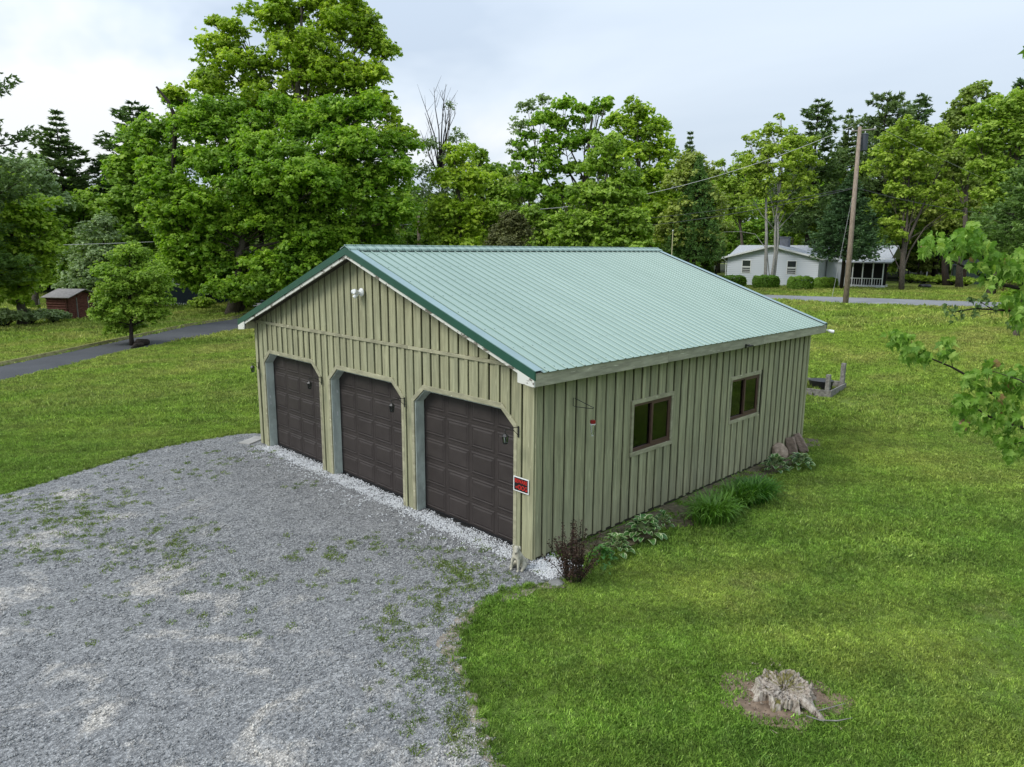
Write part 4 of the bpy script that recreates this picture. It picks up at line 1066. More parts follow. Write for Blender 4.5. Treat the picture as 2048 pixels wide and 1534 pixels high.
def conif(kind, seed, *a_, **k_):
    me_, mbb = conifer(seed, *a_, **k_); tr = mbb.build('trunk', M['barkdark'], None, smooth=True); tm = tr.data; bpy.data.objects.remove(tr); protos[kind] = (me_, tm)
#            H   R  whorls tufts size
conif('pineA', 41, 20, 4.2, 26, 105, .40, crown0=.14, droop=-.02, upt=.36, shape=.82, ragged=.30, gap=.10, per=7)
conif('pineB', 42, 20, 4.0, 24, 74, .42, crown0=.30, droop=.02, upt=.18, shape=.55, ragged=.42, gap=.22, per=6)
conif('pineC', 45, 20, 5.2, 22, 90, .45, crown0=.40, droop=.0, upt=.25, shape=.42, ragged=.45, gap=.22, per=6)
conif('spruce', 43, 14, 3.9, 30, 60, .30, crown0=.31, droop=.16, upt=.02, shape=.85, ragged=.18, per=8)
def place_conifer(kind, name, label, base, height, h0, mat, width=1.0, rz=0, group=None, lean=0, trunk='trunk'):
    me_, tm = protos[kind]; e_ = empty(name, base, rz, label, 'tree', group); s = height/h0
    me2 = me_ if (len(me_.materials) == 0 or me_.materials[0] == F[mat]) else me_.copy()
    if len(me2.materials) == 0: me2.materials.append(F[mat])
    else: me2.materials[0] = F[mat]
    c = link('crown', me2, None, e_); c.scale = (s*width, s*width, s)
    if len(tm.materials) == 0: tm.materials.append(M['barkdark'])
    t_ = link('trunk', tm, None, e_); t_.scale = (s, s, s)
    if lean: e_.rotation_euler = (lean, 0, rz)
    return e_
def conifer_px(kind, h0, name, label, px, top, D, mat, width=1., rz=0, group=None):
    b = gb(px, D); tp = dep(px, top, D); return place_conifer(kind, name, label, b, tp.z-b.z, h0, mat, width, rz, group)
conifer_px('pineA', 20, 'pine_tree', 'dark pine with level branches against the sky left of the great maple', 142, 230, 70, 'pine', 1.55, .4)
conifer_px('pineB', 20, 'pine_tree', 'blue-grey pine top showing behind the left shoulder of the great maple', 292, 212, 74, 'pine', 1.5, 2.0)
conifer_px('pineC', 20, 'pine_tree', 'dark ragged pine cut by the left edge of the picture', -42, 95, 42, 'pine', .85, 1.0)
conifer_px('pineB', 20, 'pine_tree', 'dark pine half hidden behind the pine left of the great maple', 222, 315, 72, 'pine', 1.2, 3.0)
conifer_px('pineA', 20, 'pine_tree', 'pine top rising behind the maples right of centre', 1368, 270, 92, 'pine', 1.0, .7)
conifer_px('pineB', 20, 'pine_tree', 'leftmost of the dark pines behind the white house', 1612, 208, 84, 'pine', 1.3, 1.1)
conifer_px('pineA', 20, 'pine_tree', 'shorter dark pine second from the left behind the white house', 1674, 228, 90, 'pine', .9, 2.1)
conifer_px('pineC', 20, 'pine_tree', 'dark pine right behind the top of the utility pole', 1742, 196, 86, 'pine', .95, 3.0)
conifer_px('pineB', 20, 'pine_tree', 'dark pine to the right of the transformer', 1806, 198, 94, 'pine', 1.1, .2)
conifer_px('pineA', 20, 'pine_tree', 'slim dark pine top between the yellow-green trees on the right', 1872, 216, 96, 'pine', .8, 5)
conifer_px('pineC', 20, 'pine_tree', 'pine top beyond the tall leaning trees on the right', 2010, 165, 92, 'pine', .9, 4)
conifer_px('spruce', 14, 'spruce_tree', 'dense blue-green spruce standing in front of the porch of the white house', 1688, 345, 67, 'spruce', 1.28, .3)
conifer_px('spruce', 14, 'spruce_tree', 'olive spruce behind the garage ridge at its right end', 1388, 315, 60, 'softpine', .85, 1.3)
conifer_px('pineA', 20, 'pine_tree', 'feathery light green pine filling the right edge of the picture', 2095, 95, 45, 'softpine', 1.15, 1.9)
conifer_px('pineC', 20, 'pine_tree', 'soft green pine low at the left edge of the picture', -30, 430, 44, 'softpine', 1.6, 2.6)

# --- broadleaf trees, one by one
small = at(264, 692); Ds = depth_of(small)
tree('young_tree', 'small round green tree standing at the near edge of the driveway', small, LB(Ds, (262, 520, 32), (240, 560, 42), (290, 565, 40), (262, 590, 48), (220, 605, 34), (310, 600, 32), (200, 630, 22), (245, 635, 36), (295, 635, 34), (322, 625, 18), (225, 660, 20), (262, 500, 18), (265, 660, 22, 1)),
     44000, .080, 'green', 'barkdark', .11, 21, flat=.8, sub=.50, tvar=.10, th=.01, fork=.25, twigs=8)
tree('willow_tree', 'pale grey-green bushy tree behind the small round tree', gb(200, 58), LB(58, (200, 490, 42), (170, 530, 40), (225, 520, 40), (150, 570, 36), (195, 570, 48), (240, 570, 36), (215, 450, 24), (185, 610, 40)), 15000, .17, 'pale', 'bark', .2, 22, sub=.45)
tree('tree', 'light green tree filling the left edge beside the red shed', gb(30, 46), LB(46, (20, 400, 50), (60, 440, 55), (10, 470, 60), (90, 500, 34), (40, 530, 55), (-10, 560, 55), (60, 570, 42), (20, 600, 45), (-30, 420, 60), (90, 460, 30)), 22000, .19, 'maple', 'bark', .3, 23)
tree('tree', 'pale green crown behind the left edge trees', gb(60, 60), LB(60, (40, 350, 40), (80, 380, 45), (10, 370, 45), (110, 420, 36), (50, 400, 40), (-20, 350, 40)), 9000, .22, 'pale', 'bark', .25, 24)
tree('tree', 'dark green tree behind the red shed', gb(130, 62), LB(62, (130, 440, 45), (170, 420, 42), (110, 500, 45), (210, 440, 42), (150, 500, 45), (120, 560, 40), (190, 480, 40), (235, 490, 40), (90, 540, 40)), 13000, .24, 'green', 'barkdark', .3, 25, newgrowth=.15)
tree('bare_tree', 'mostly bare thin tree top standing right of the great maple', gb(872, 68), LB(68, (862, 300, 26), (905, 330, 26), (840, 350, 24), (885, 380, 32), (915, 280, 18), (850, 400, 30), (900, 215, 10)), 4200, .17, 'pale', 'bark', .2, 26, fill=.9, sub=.5)
# its bare upper twigs
bt = bpy.data.objects[-1] if False else None
mbt = MB(); rb = random.Random(5)
base_ = gb(872, 68); b0 = dep(880, 350, 68)-base_
for (x1, y1, x2, y2) in [(872, 280, 842, 190), (878, 260, 868, 175), (884, 250, 892, 168), (888, 270, 900, 195), (884, 300, 912, 225), (870, 300, 850, 225), (892, 280, 884, 180), (862, 320, 840, 260)]:
    m1, m2 = dep(x1, y1, 68)-base_, dep(x2, y2, 68)-base_; mbt.tube([b0, m1, m1.lerp(m2, .5)+Vector((rb.uniform(-.2, .2), 0, 0)), m2], [.10, .06, .04, .015], 5)
    for k_ in range(5):
        s = m1.lerp(m2, rb.uniform(.1, .9)); mbt.tube([s, s+Vector((rb.uniform(-.8, .8), rb.uniform(-.8, .8), rb.uniform(.7, 1.6)))], [.025, .008], 4)
bare = [o for o in col.objects if o.name.startswith('bare_tree')][0]
mbt.build('twigs', M['barkdark'], bare)
tree('maple_tree', 'mid green maple just right of the left utility pole', gb(930, 58), LB(58, (925, 320, 32), (905, 370, 42), (950, 370, 42), (925, 430, 55), (885, 440, 40), (970, 440, 45), (930, 500, 60), (880, 500, 45), (900, 300, 14)), 19000, .20, 'maple', 'bark', .3, 27)
tree('maple_tree', 'mid green maple between the left utility pole and the brown cedar', gb(985, 64), LB(64, (960, 320, 20), (985, 350, 32), (965, 400, 40), (1005, 395, 34), (985, 450, 48), (1015, 440, 28), (990, 500, 50), (945, 300, 12)), 13000, .22, 'green', 'bark', .3, 28)
tree('cedar_tree', 'rounded brownish-green cedar above the garage ridge', gb(1020, 50), LB(50, (1018, 440, 24), (1005, 470, 30), (1035, 470, 30), (1020, 500, 42), (1020, 540, 42), (1040, 450, 16)), 17000, .11, 'cedar', 'barkdark', .2, 29, sub=.5, fill=.62, upb=.3, tvar=.08, newgrowth=.05)
tree('tall_maple', 'tallest open-crowned maple right of centre with sky showing through', gb(1125, 66), LB(66, (1200, 220, 22), (1170, 235, 30), (1125, 230, 36), (1085, 260, 38), (1130, 290, 44), (1180, 290, 36), (1070, 320, 38), (1110, 350, 44), (1175, 350, 32), (1080, 400, 42), (1060, 370, 26), (1130, 420, 44), (1090, 460, 44), (1212, 205, 14), (1140, 480, 48)), 23000, .23, 'maple', 'bark', .38, 30, fill=.85, sub=.34)
tree('thin_tree', 'wispy grey-leaved tree on the left flank of the tallest open-crowned maple', gb(1045, 70), LB(70, (1040, 260, 20), (1055, 220, 18), (1030, 300, 16), (1090, 205, 14), (1030, 340, 14), (1040, 380, 16)), 3200, .17, 'pale', 'bark', .16, 31, fill=.95, sub=.45)
tree('maple_tree', 'green maple with a domed crown right of the tallest open-crowned maple', gb(1275, 64), LB(64, (1270, 235, 30), (1300, 260, 32), (1240, 260, 32), (1320, 310, 32), (1275, 310, 44), (1330, 350, 26), (1300, 370, 42), (1250, 380, 40), (1310, 430, 46), (1230, 320, 28), (1290, 470, 50), (1338, 400, 24)), 22000, .22, 'maple', 'bark', .36, 32, fill=.80)
tree('maple_tree', 'yellow-green maple in front of the two tall maples behind the roof', gb(1210, 52), LB(52, (1215, 295, 32), (1195, 340, 34), (1245, 350, 36), (1170, 400, 38), (1215, 400, 46), (1270, 400, 26), (1160, 450, 36), (1200, 460, 46), (1255, 450, 42), (1130, 480, 34), (1190, 500, 50), (1250, 500, 46), (1120, 440, 18), (1285, 470, 24)), 26000, .18, 'yellow', 'bark', .3, 33)
tree('tree', 'low yellow-green tree beside the brown cedar', gb(1075, 54), LB(54, (1060, 430, 24), (1085, 450, 28), (1040, 450, 22), (1080, 490, 34), (1110, 490, 24), (1000, 420, 18)), 9000, .17, 'yellow', 'bark', .18, 34)
tree('tree', 'olive green tree right of the domed maple', gb(1385, 60), LB(60, (1380, 330, 30), (1410, 350, 26), (1360, 370, 34), (1400, 400, 38), (1370, 440, 42), (1420, 440, 36), (1400, 490, 44), (1350, 480, 40)), 14000, .2, 'olive', 'bark', .25, 35)
tree('poplar_tree', 'upright light green poplar left of the white house trees', gb(1480, 88), LB(88, (1485, 320, 18), (1475, 350, 20), (1495, 345, 18), (1465, 380, 24), (1490, 390, 26), (1480, 430, 32), (1440, 330, 12), (1445, 360, 16), (1450, 400, 26)), 8000, .22, 'yellow', 'bark', .25, 36, flat=1.1)
hb = at(1541, 575)
Dh = depth_of(hb)
def trunk_px(mb, pts, D, base, r0, r1, n=7):
    P_ = [Vector((0, 0, -.1))]+[dep(x, y, D)-base for x, y in pts]; k_ = len(P_); mb.tube(P_, [r0+(r1-r0)*i/(k_-1) for i in range(k_)], n)
e_ = tree('twin_trunk_tree', 'tall tree with two pale trunks in front of the white house', hb, LB(Dh, (1545, 265, 20), (1520, 300, 30), (1570, 290, 32), (1600, 320, 30), (1545, 330, 40), (1500, 340, 28), (1590, 370, 34), (1540, 380, 38), (1500, 390, 26), (1620, 290, 18), (1560, 420, 28), (1610, 400, 24), (1495, 280, 10), (1560, 235, 9), (1635, 330, 14)),
     17000, .20, 'yellow', 'barkpale', .16, 37, fill=.88, sub=.36, trunk_top=tuple(dep(1560, 330, Dh)-hb))
mbx = MB(); trunk_px(mbx, [(1531, 550), (1533, 470), (1532, 400), (1536, 330), (1540, 280)], Dh, hb, .21, .05); trunk_px(mbx, [(1549, 545), (1556, 480), (1555, 420), (1562, 350), (1566, 290)], Dh, hb, .19, .05)
trunk_px(mbx, [(1534, 500), (1510, 468), (1480, 463), (1447, 464)], Dh, hb, .05, .02, 5); trunk_px(mbx, [(1557, 450), (1572, 420), (1580, 380)], Dh, hb, .05, .02, 5)
mbx.build('trunk', M['barkpale'], e_, smooth=True)
tb = at(1803, 582); Dt = depth_of(tb)
e_ = tree('spreading_tree', 'yellow-green tree with several pale leaning stems on the lawn beyond the road', tb, LB(Dt, (1800, 270, 30), (1780, 300, 34), (1830, 290, 36), (1760, 340, 32), (1810, 340, 42), (1860, 330, 36), (1780, 400, 36), (1840, 400, 38), (1880, 390, 28), (1770, 460, 30), (1790, 480, 26), (1870, 280, 26), (1815, 250, 18), (1900, 430, 22)),
     20000, .19, 'yellow', 'bark', .20, 38, fill=.88, sub=.36, trunk_top=tuple(dep(1812, 400, Dt)-tb))
mbx = MB(); trunk_px(mbx, [(1803, 540), (1806, 500), (1814, 450), (1818, 330)], Dt, tb, .26, .06); trunk_px(mbx, [(1804, 540), (1812, 490), (1838, 430), (1870, 360), (1890, 320)], Dt, tb, .2, .04)
trunk_px(mbx, [(1804, 545), (1820, 500), (1850, 455), (1905, 415), (1950, 395)], Dt, tb, .12, .02, 5); trunk_px(mbx, [(1803, 545), (1780, 500), (1765, 470)], Dt, tb, .08, .02, 5); trunk_px(mbx, [(1805, 520), (1826, 420), (1832, 350)], Dt, tb, .12, .03, 5)
mbx.build('trunk', M['bark'], e_, smooth=True)
tree('tall_leaning_tree', 'tall wind-leaning tree with hanging foliage near the right edge', gb(1925, 74), LB(74, (1945, 195, 24), (1925, 220, 26), (1960, 180, 16), (1905, 255, 26), (1940, 250, 30), (1920, 300, 36), (1950, 310, 32), (1900, 340, 34), (1985, 200, 14), (1930, 360, 38)), 14000, .22, 'olive', 'bark', .3, 39, flat=1.0, fill=.85)
tree('tree', 'bright yellow-green crown at the upper right edge', gb(1990, 62), LB(62, (1985, 240, 38), (2020, 220, 38), (1960, 290, 40), (2010, 300, 48), (2045, 260, 40), (1980, 350, 45), (2030, 370, 45), (2000, 410, 40), (2060, 200, 34)), 19000, .2, 'yellow', 'bark', .3, 40)
tree('tree', 'green tree behind the spreading tree on the right', gb(1900, 82), LB(82, (1880, 300, 34), (1850, 350, 36), (1910, 360, 40), (1870, 410, 40), (1930, 410, 42), (1840, 440, 36), (1900, 460, 44), (1960, 460, 40)), 15000, .26, 'olive', 'barkdark', .35, 51)
tree('tree', 'bright tree between the spruce and the utility pole top', gb(1640, 84), LB(84, (1600, 300, 28), (1640, 350, 32), (1600, 380, 34), (1640, 420, 34), (1700, 380, 26), (1580, 430, 34), (1620, 470, 34), (1740, 420, 30), (1725, 350, 24)), 12000, .25, 'green', 'barkdark', .3, 52)
tree('bush_tree', 'brownish twiggy bush at the right edge above the lawn', at(2052, 592), LB(depth_of(at(2052, 592)), (2050, 500, 34), (2030, 530, 34), (2060, 560, 38), (2035, 575, 26), (2075, 520, 40), (2020, 500, 20)), 12000, .12, 'cedar', 'barkdark', .15, 53, upb=.2)
# bare trunk right, dark trunk behind
tp = at(1890, 567); e_ = tree('dark_trunk_tree', 'dark trunked tree between the tyre and the grey shed', tp, LB(depth_of(tp), (1890, 440, 34), (1870, 470, 30), (1915, 470, 30), (1900, 400, 36), (1860, 430, 28), (1935, 440, 30)), 9000, .2, 'green', 'barkdark', .32, 54, newgrowth=.1)
sp_ = at(2033, 673); Dp = depth_of(sp_)
e_ = tree('young_tree', 'thin grey trunk on the lawn hidden behind the foreground leaves', sp_, LB(Dp, (2042, 560, 28), (2060, 540, 34), (2030, 590, 20), (2065, 590, 30), (2050, 520, 24)), 8000, .08, 'maple', 'bark', .13, 55, th=.01)

# --- rows of forest behind: each tree its own object, copies of a few built ones
bgk = []
for i, (mt, sd_) in enumerate((('green', 61), ('maple', 62), ('olive', 63), ('green', 64))):
    r_ = random.Random(sd_); lb = []
    for k_ in range(13):
        z = r_.uniform(2.2, 12.5); rad = 4.6*math.sin(min(math.pi, max(.3, (z-0.5)/14*math.pi)))**.6; a_ = r_.uniform(0, 6.28); q_ = r_.uniform(.35, .85)*rad; lb.append((q_*math.cos(a_), q_*math.sin(a_), z, r_.uniform(1.6, 2.5)))
    lb.append((0, 0, 13.2, 1.6))
    C_, N_, T_, tw = broad(lb, 9000, .34, sd_, nsub=12, tvar=.14); TRI[0] += 18000
    cm_ = leafmesh('crown', C_, N_, .34, T_, sd_); cm_.materials.append(F[mt]); mb = MB(); limbs(mb, (0, 0, -.2), (0, 0, 12), .3, tw, r_, twigs=2)
    tr = mb.build('trunk', M['bark'], None, smooth=True); tm = tr.data; bpy.data.objects.remove(tr); bgk.append((cm_, tm))
rb = random.Random(77); WP = []
def bgtree(px, D, top, kind):
    b = gb(px, D); s = (dep(px, top, D).z-b.z)/14.8; WP.append((b.x, b.y, b.z, s, kind, rb.uniform(0, 6.28)))
for row, (D, top0, step) in enumerate(((78, 405, 46), (90, 365, 56), (104, 345, 66))):
    x = -260+row*25
    while x < 2350:
        t0 = top0+rb.uniform(-22, 30)
        if x < 380: t0 += 20
        if 830 < x < 1010 or 1330 < x < 1500: t0 += 12
        if x > 1850: t0 -= 60
        Dd = D+(24 if x > 1350 else 0)+rb.uniform(-4, 4)
        if row == 0 and 1380 < x < 1850: Dd = 100+rb.uniform(0, 5)
        bgtree(x+rb.uniform(-12, 12), Dd, t0, rb.randrange(4))
        if row == 0:       # low growth closing the wood's edge
            bgtree(x+rb.uniform(-20, 20), Dd-3, 470+rb.uniform(-15, 20), rb.randrange(4)); bgtree(x+rb.uniform(-20, 20)+20, Dd-1, 490+rb.uniform(-15, 20), rb.randrange(4))
        x += step*rb.uniform(.8, 1.2)
# the wood goes on round the far side of the yard, behind the viewpoint
for k_ in range(64):
    a_ = YAW+math.pi+rb.uniform(-2.0, 2.0); d_ = rb.uniform(48, 80); x, y = CAM[0]+d_*math.cos(a_), CAM[1]+d_*math.sin(a_); WP.append((x, y, H(x, y), rb.uniform(.8, 1.15), rb.randrange(4), rb.uniform(0, 6.28)))
wsrc = []
for cm_, tm in bgk:
    if not len(tm.materials): tm.materials.append(M['bark'])
    wsrc.append(bpy.data.objects.new('forest_crown', cm_)); 
for cm_, tm in bgk: wsrc.append(bpy.data.objects.new('forest_trunk', tm))
WPa = np.array(WP); n_ = len(WPa); two = np.concatenate([WPa, WPa]); var_ = np.concatenate([WPa[:, 4], WPa[:, 4]+4]).astype(int)
scatter('forest', two[:, :3], np.column_stack([np.zeros((2*n_, 2)), two[:, 5]]), two[:, 3], var_, wsrc, 'dense mixed green wood closing off the lawns all round', 'forest')
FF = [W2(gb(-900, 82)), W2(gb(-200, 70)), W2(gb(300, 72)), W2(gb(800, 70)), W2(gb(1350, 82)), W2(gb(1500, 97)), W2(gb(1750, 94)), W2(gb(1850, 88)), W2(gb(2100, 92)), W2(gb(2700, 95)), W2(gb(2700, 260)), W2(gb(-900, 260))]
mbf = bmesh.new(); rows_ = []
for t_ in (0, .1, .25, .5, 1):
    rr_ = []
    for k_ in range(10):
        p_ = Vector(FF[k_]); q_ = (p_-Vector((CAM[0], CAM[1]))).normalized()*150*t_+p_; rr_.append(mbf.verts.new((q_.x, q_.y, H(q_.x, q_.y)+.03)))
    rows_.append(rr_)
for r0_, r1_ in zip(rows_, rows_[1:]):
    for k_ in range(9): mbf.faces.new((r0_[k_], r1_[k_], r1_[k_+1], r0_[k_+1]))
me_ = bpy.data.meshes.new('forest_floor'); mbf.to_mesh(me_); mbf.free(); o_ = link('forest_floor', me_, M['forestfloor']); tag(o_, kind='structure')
if me_.polygons[0].normal.z < 0: me_.flip_normals()
# a low understorey along the wood's edge
und = []
def bush(px, py, wpx, hpx, mat, label, name='bush', n=2600, size=.10, seed=1, cat='bush', group=None, tvar=.12, flat=.75, upb=.7):
    b = at(px, py); D = depth_of(b); w_ = wpx/FPX*D/2; h_ = hpx/FPX*D
    r_ = random.Random(seed); lb = []
    for k_ in range(6):
        a_ = k_/6*6.28+r_.uniform(-.3, .3); lb.append((.55*w_*math.cos(a_), .55*w_*math.sin(a_), h_*.42, min(w_*.5, h_*.5)))
    lb += [(0, 0, h_*.62, min(w_*.6, h_*.42)), (0, 0, h_*.3, min(w_*.6, h_*.4))]
    e_ = empty(name, b, 0, label, cat, group); C_, N_, T_, tw = broad(lb, n, size, seed, nsub=9, flat=flat, tvar=tvar, fill=.6, upb=upb); C_[:, 2] = np.maximum(C_[:, 2], .02); TRI[0] += 2*n
    link('foliage', leafmesh('foliage', C_, N_, size, T_, seed), F[mat], e_); mb = MB()
    for c, sc, sr in tw: mb.tube([(0, 0, 0), tuple(c*np.array([.5, .5, .6])), tuple(c)], [.04*w_+.01, .02*w_+.006, .01], 5)
    mb.build('stem', M['barkdark'], e_); return e_
for i, (px, py, w_, h_) in enumerate([(10, 655, 90, 42), (60, 650, 80, 36), (110, 646, 60, 30)]):
    bush(px, py, w_, h_, 'pale', ['grey-green weedy bush at the left edge of the upper lawn', 'grey-green weedy bush left of the red shed', 'low weedy bush right against the red shed'][i], n=3000, size=.12, seed=80+i)
bush(405, 618, 62, 26, 'green', 'low dark bush left of the great maple trunk', n=3000, size=.13, seed=84)
bush(492, 616, 44, 22, 'green', 'low dark bush right of the great maple trunk', n=2200, size=.13, seed=85)
for i, px in enumerate(range(1820, 1960, 28)):
    bush(px, 566+i*1.5, 44, 20, 'yellow', ['yellow-green brush left of the white stake', 'yellow-green brush right behind the white stake', 'yellow-green brush left of the dark trunk at the wood edge', 'yellow-green brush right of the dark trunk at the wood edge', 'yellow-green brush left of the grey shed'][i], n=1500, size=.16, seed=90+i, group='brush along the far wood edge', cat='brush', name='brush')
# clipped hedges before the white house
for i, (px, py, w_, h_, lb_) in enumerate([(1467, 567, 44, 24, 'leftmost clipped hedge in front of the white house'), (1531, 569, 48, 26, 'clipped hedge between the two windows of the white house'),
      (1600, 572, 46, 27, 'clipped hedge under the right window of the white house'), (1650, 570, 42, 23, 'clipped hedge at the right corner of the white house')]):
    b = at(px, py+8); D = depth_of(b); w2 = w_/FPX*D/2; hh = h_/FPX*D; r_ = np.random.default_rng(120+i); n = 4200
    p = r_.uniform(-1, 1, (n, 3)); ax = r_.integers(0, 3, n); sg_ = np.where(r_.uniform(0, 1, n) < .5, -1, 1); p[np.arange(n), ax] = sg_*r_.uniform(.85, 1.0, n); p = p/np.maximum(1, np.linalg.norm(p, axis=1, keepdims=True)**.45); p[:, 2] = p[:, 2]*1.0+.05*np.sin(p[:, 1]*9)
    p = p*np.array([w2*.6, w2*1.12, hh*.5])+np.array([0, 0, hh*.5]); p[:, 2] += .04*np.sin(p[:, 0]*5+i); nn = unit(p/np.array([w2, w2, hh])+np.array([0, 0, .4])+r_.normal(0, .5, (n, 3)))
    e_ = empty('hedge', b, YAW+R(4), lb_, 'hedge', 'clipped hedges before the white house'); link('foliage', leafmesh('foliage', p, nn, .13, r_.normal(.35, .15, n), 7), F['green'], e_); TRI[0] += 2*n
    MB().box(-w2*.35, w2*.35, -w2*.65, w2*.65, .0, hh*.7).build('twig_core', M['barkdark'], e_)

# ------------------------------------------------------------------ WHITE HOUSE
def clap(name, c):
    q = Mat(name); q.color(c); q.rough(.5, .4); return q.m
M['clap'] = clap('white_clapboard', (.62, .66, .72)); M['shingle'] = simple('grey_asphalt_shingles', (.40, .42, .45), .9, .2, 0, 12, .3, bump=.4); M['whitetrim'] = simple('white_trim', (.75, .76, .76), .45)
M['blockgrey'] = simple('grey_block', (.16, .17, .20), .8, .2, 0, 4, .2); M['darkglass'] = simple('dark_window_glass', (.03, .035, .04), .08, .8)
HL = at(1452, 569); HR = at(1634, 574)
hd = (HR-HL); Wf = Vector((hd.x, hd.y)).length; hz = math.atan2(hd.y, hd.x)
hou = empty('white_house', (HL.x, HL.y, min(HL.z, HR.z)-.05), hz, 'white clapboard bungalow with grey roof beyond the road', 'house')
Dm = depth_of((HL+HR)/2); sc_ = Dm/FPX
EH = (571-512)*sc_; PH = (571-490)*sc_
# front gable wing: x along the front, +y away from the camera
Dw = 6.0
def gable_walls(x0, x1, y0, y1, eh, ph, par, mat):
    xm = (x0+x1)/2
    MB().prism([(x0, 0), (x1, 0), (x1, eh), (xm, ph), (x0, eh)], 'y', y0, y0+.15).build('wall', mat, par)
    MB().box(x0, x0+.15, y0+.151, y1, 0, eh).build('wall', mat, par); MB().box(x1-.15, x1, y0+.151, y1, 0, eh).build('wall', mat, par)
gable_walls(0, Wf, 0, Dw, EH, PH-.15, hou, M['clap'])
mb = MB(); z = .12
while z < EH-.02: mb.add([(0.02, -.045, z), (Wf-.02, -.045, z), (Wf-.02, -.004, z+.19), (.02, -.004, z+.19), (.02, -.004, z), (Wf-.02, -.004, z)], [(0, 1, 2, 3), (0, 4, 5, 1), (0, 3, 4), (1, 5, 2)]); z += .20
tag(mb.build('clapboard', M['clap'], hou), kind='stuff')
xm = Wf/2; ov = .45; slp = (PH-EH)/xm
for s in (-1, 1):
    xe = xm+s*(xm+ov); ze = EH-slp*ov
    MB().prism([(xm, PH), (xe, ze), (xe, ze-.12), (xm, PH-.12)], 'y', -.45, Dw+3).build('roof', M['shingle'], hou)
    MB().prism([(xm, PH+.012), (xe, ze+.012), (xe, ze-.17), (xm, PH-.17)], 'y', -.50, -.452).build('rake_board', M['whitetrim'], hou)
    MB().box(min(xe, xe+s*.12), max(xe, xe+s*.12), -.45, Dw, ze-.14, ze-.02).build('gutter', M['whitetrim'], hou)
MB().tube([(-.35, -.3, EH-.3), (-.12, -.06, EH-.55), (-.10, -.06, .1)], .05, 6).build('downspout', M['whitetrim'], hou)
# main block behind, ridge across
bx0, bx1 = -1.0, Wf+5.6; by0, by1 = 3.2, 10.4; rz_ = PH+.05
MB().box(bx0+.5, bx1-4.4, by0+.3, by1-.3, 0, EH-.1).build('wall', M['clap'], hou)
ym = (by0+by1)/2
MB().prism([(by0-.4, EH-.10), (ym, rz_), (ym, rz_-.12), (by0-.4, EH-.22)], 'x', bx0, bx1+.6).build('roof', M['shingle'], hou)
MB().prism([(by1+.4, EH-.10), (ym, rz_), (ym, rz_-.12), (by1+.4, EH-.22)], 'x', bx0, bx1+.6).build('roof', M['shingle'], hou)
MB().box(bx0, bx1+.6, by0-.46, by0-.402, EH-.26, EH-.08).build('fascia_board', M['whitetrim'], hou)
ch = MB().box(xm-.35+.1, xm+.55+.1, 3.4, 4.3, PH-.6, PH+.85).box(xm-.42+.1, xm+.62+.1, 3.33, 4.37, PH+.852, PH+.95).build('chimney', M['blockgrey'], hou)
for px in (1492.5, 1583):
    cxw = (px-1452)/(1634-1452)*Wf; wz0, wz1 = (571-546)*sc_, (571-519)*sc_; ww = .50
    wn = MB().box(cxw-ww, cxw+ww, -.06, -.03, wz0, wz0+.08).box(cxw-ww, cxw+ww, -.061, -.03, wz1-.08, wz1).box(cxw-ww, cxw-ww+.08, -.06, -.03, wz0+.08, wz1-.08).box(cxw+ww-.08, cxw+ww, -.06, -.03, wz0+.08, wz1-.08).build('window', M['whitetrim'], hou)
    MB().box(cxw-ww+.08, cxw+ww-.08, -.045, -.035, wz0+.08, wz1-.08).build('pane', M['darkglass'], wn)
    MB().box(cxw-ww+.08, cxw+ww-.08, -.058, -.046, (wz0+wz1)/2-.04, (wz0+wz1)/2+.04).build('meeting_rail', M['whitetrim'], wn)
    for k_ in range(3):
        zz = wz0+.2+k_*.2; MB().box(cxw-ww+.1, cxw+ww-.1, -.0455, -.0452, zz, zz+.06).build('blind_slat', M['whitetrim'], wn)
MB().box(Wf+.1, Wf+1.9, 3.20, 3.28, .1, EH-.3).build('wall', M['clap'], hou)
# porch at the right: posts, railing, deck
pc = MB().box(Wf+2.0, bx1+.4, 1.0, 3.4, .15, .35).build('porch_deck', M['whitetrim'], hou)
MB().box(Wf+2.0, bx1+.2, 3.45, 3.55, .3, EH-.3).build('porch_wall', M['interior'], hou)
px_ = [Wf+2.1+i*(bx1-Wf-1.9)/4 for i in range(5)]
for x in px_:
    MB().box(x-.05, x+.05, 1.1, 1.2, .35, EH-.25).build('porch_post', M['whitetrim'], hou)
MB().box(px_[0], px_[-1], 1.12, 1.18, 1.05, 1.13).build('porch_rail', M['whitetrim'], hou)
for x0, x1 in zip(px_, px_[1:]):
    for k_ in (1, 2, 3):
        x = x0+(x1-x0)*k_/4; MB().box(x-.02, x+.02, 1.13, 1.17, .352, 1.048).build('baluster', M['whitetrim'], hou)
MB().prism([(.7, EH-.42), (3.4, EH-.05), (3.4, EH-.16), (.7, EH-.53)], 'x', Wf+1.6, bx1+.9).build('porch_roof', M['shingle'], hou)
st = MB().box(bx1+.6, bx1+1.7, 1.1, 2.2, .0, .18).build('step', M['concrete'], hou)
# flat walk slab
wk = at(1752, 569); t = MB().box(-1.2, 1.2, -.5, .5, -.1, .05).build('walk_slab', M['concrete'], None, loc=tuple(wk)); t.rotation_euler = (0, 0, hz); tag(t, 'flat pale concrete slab on the lawn right of the white porch', 'slab')

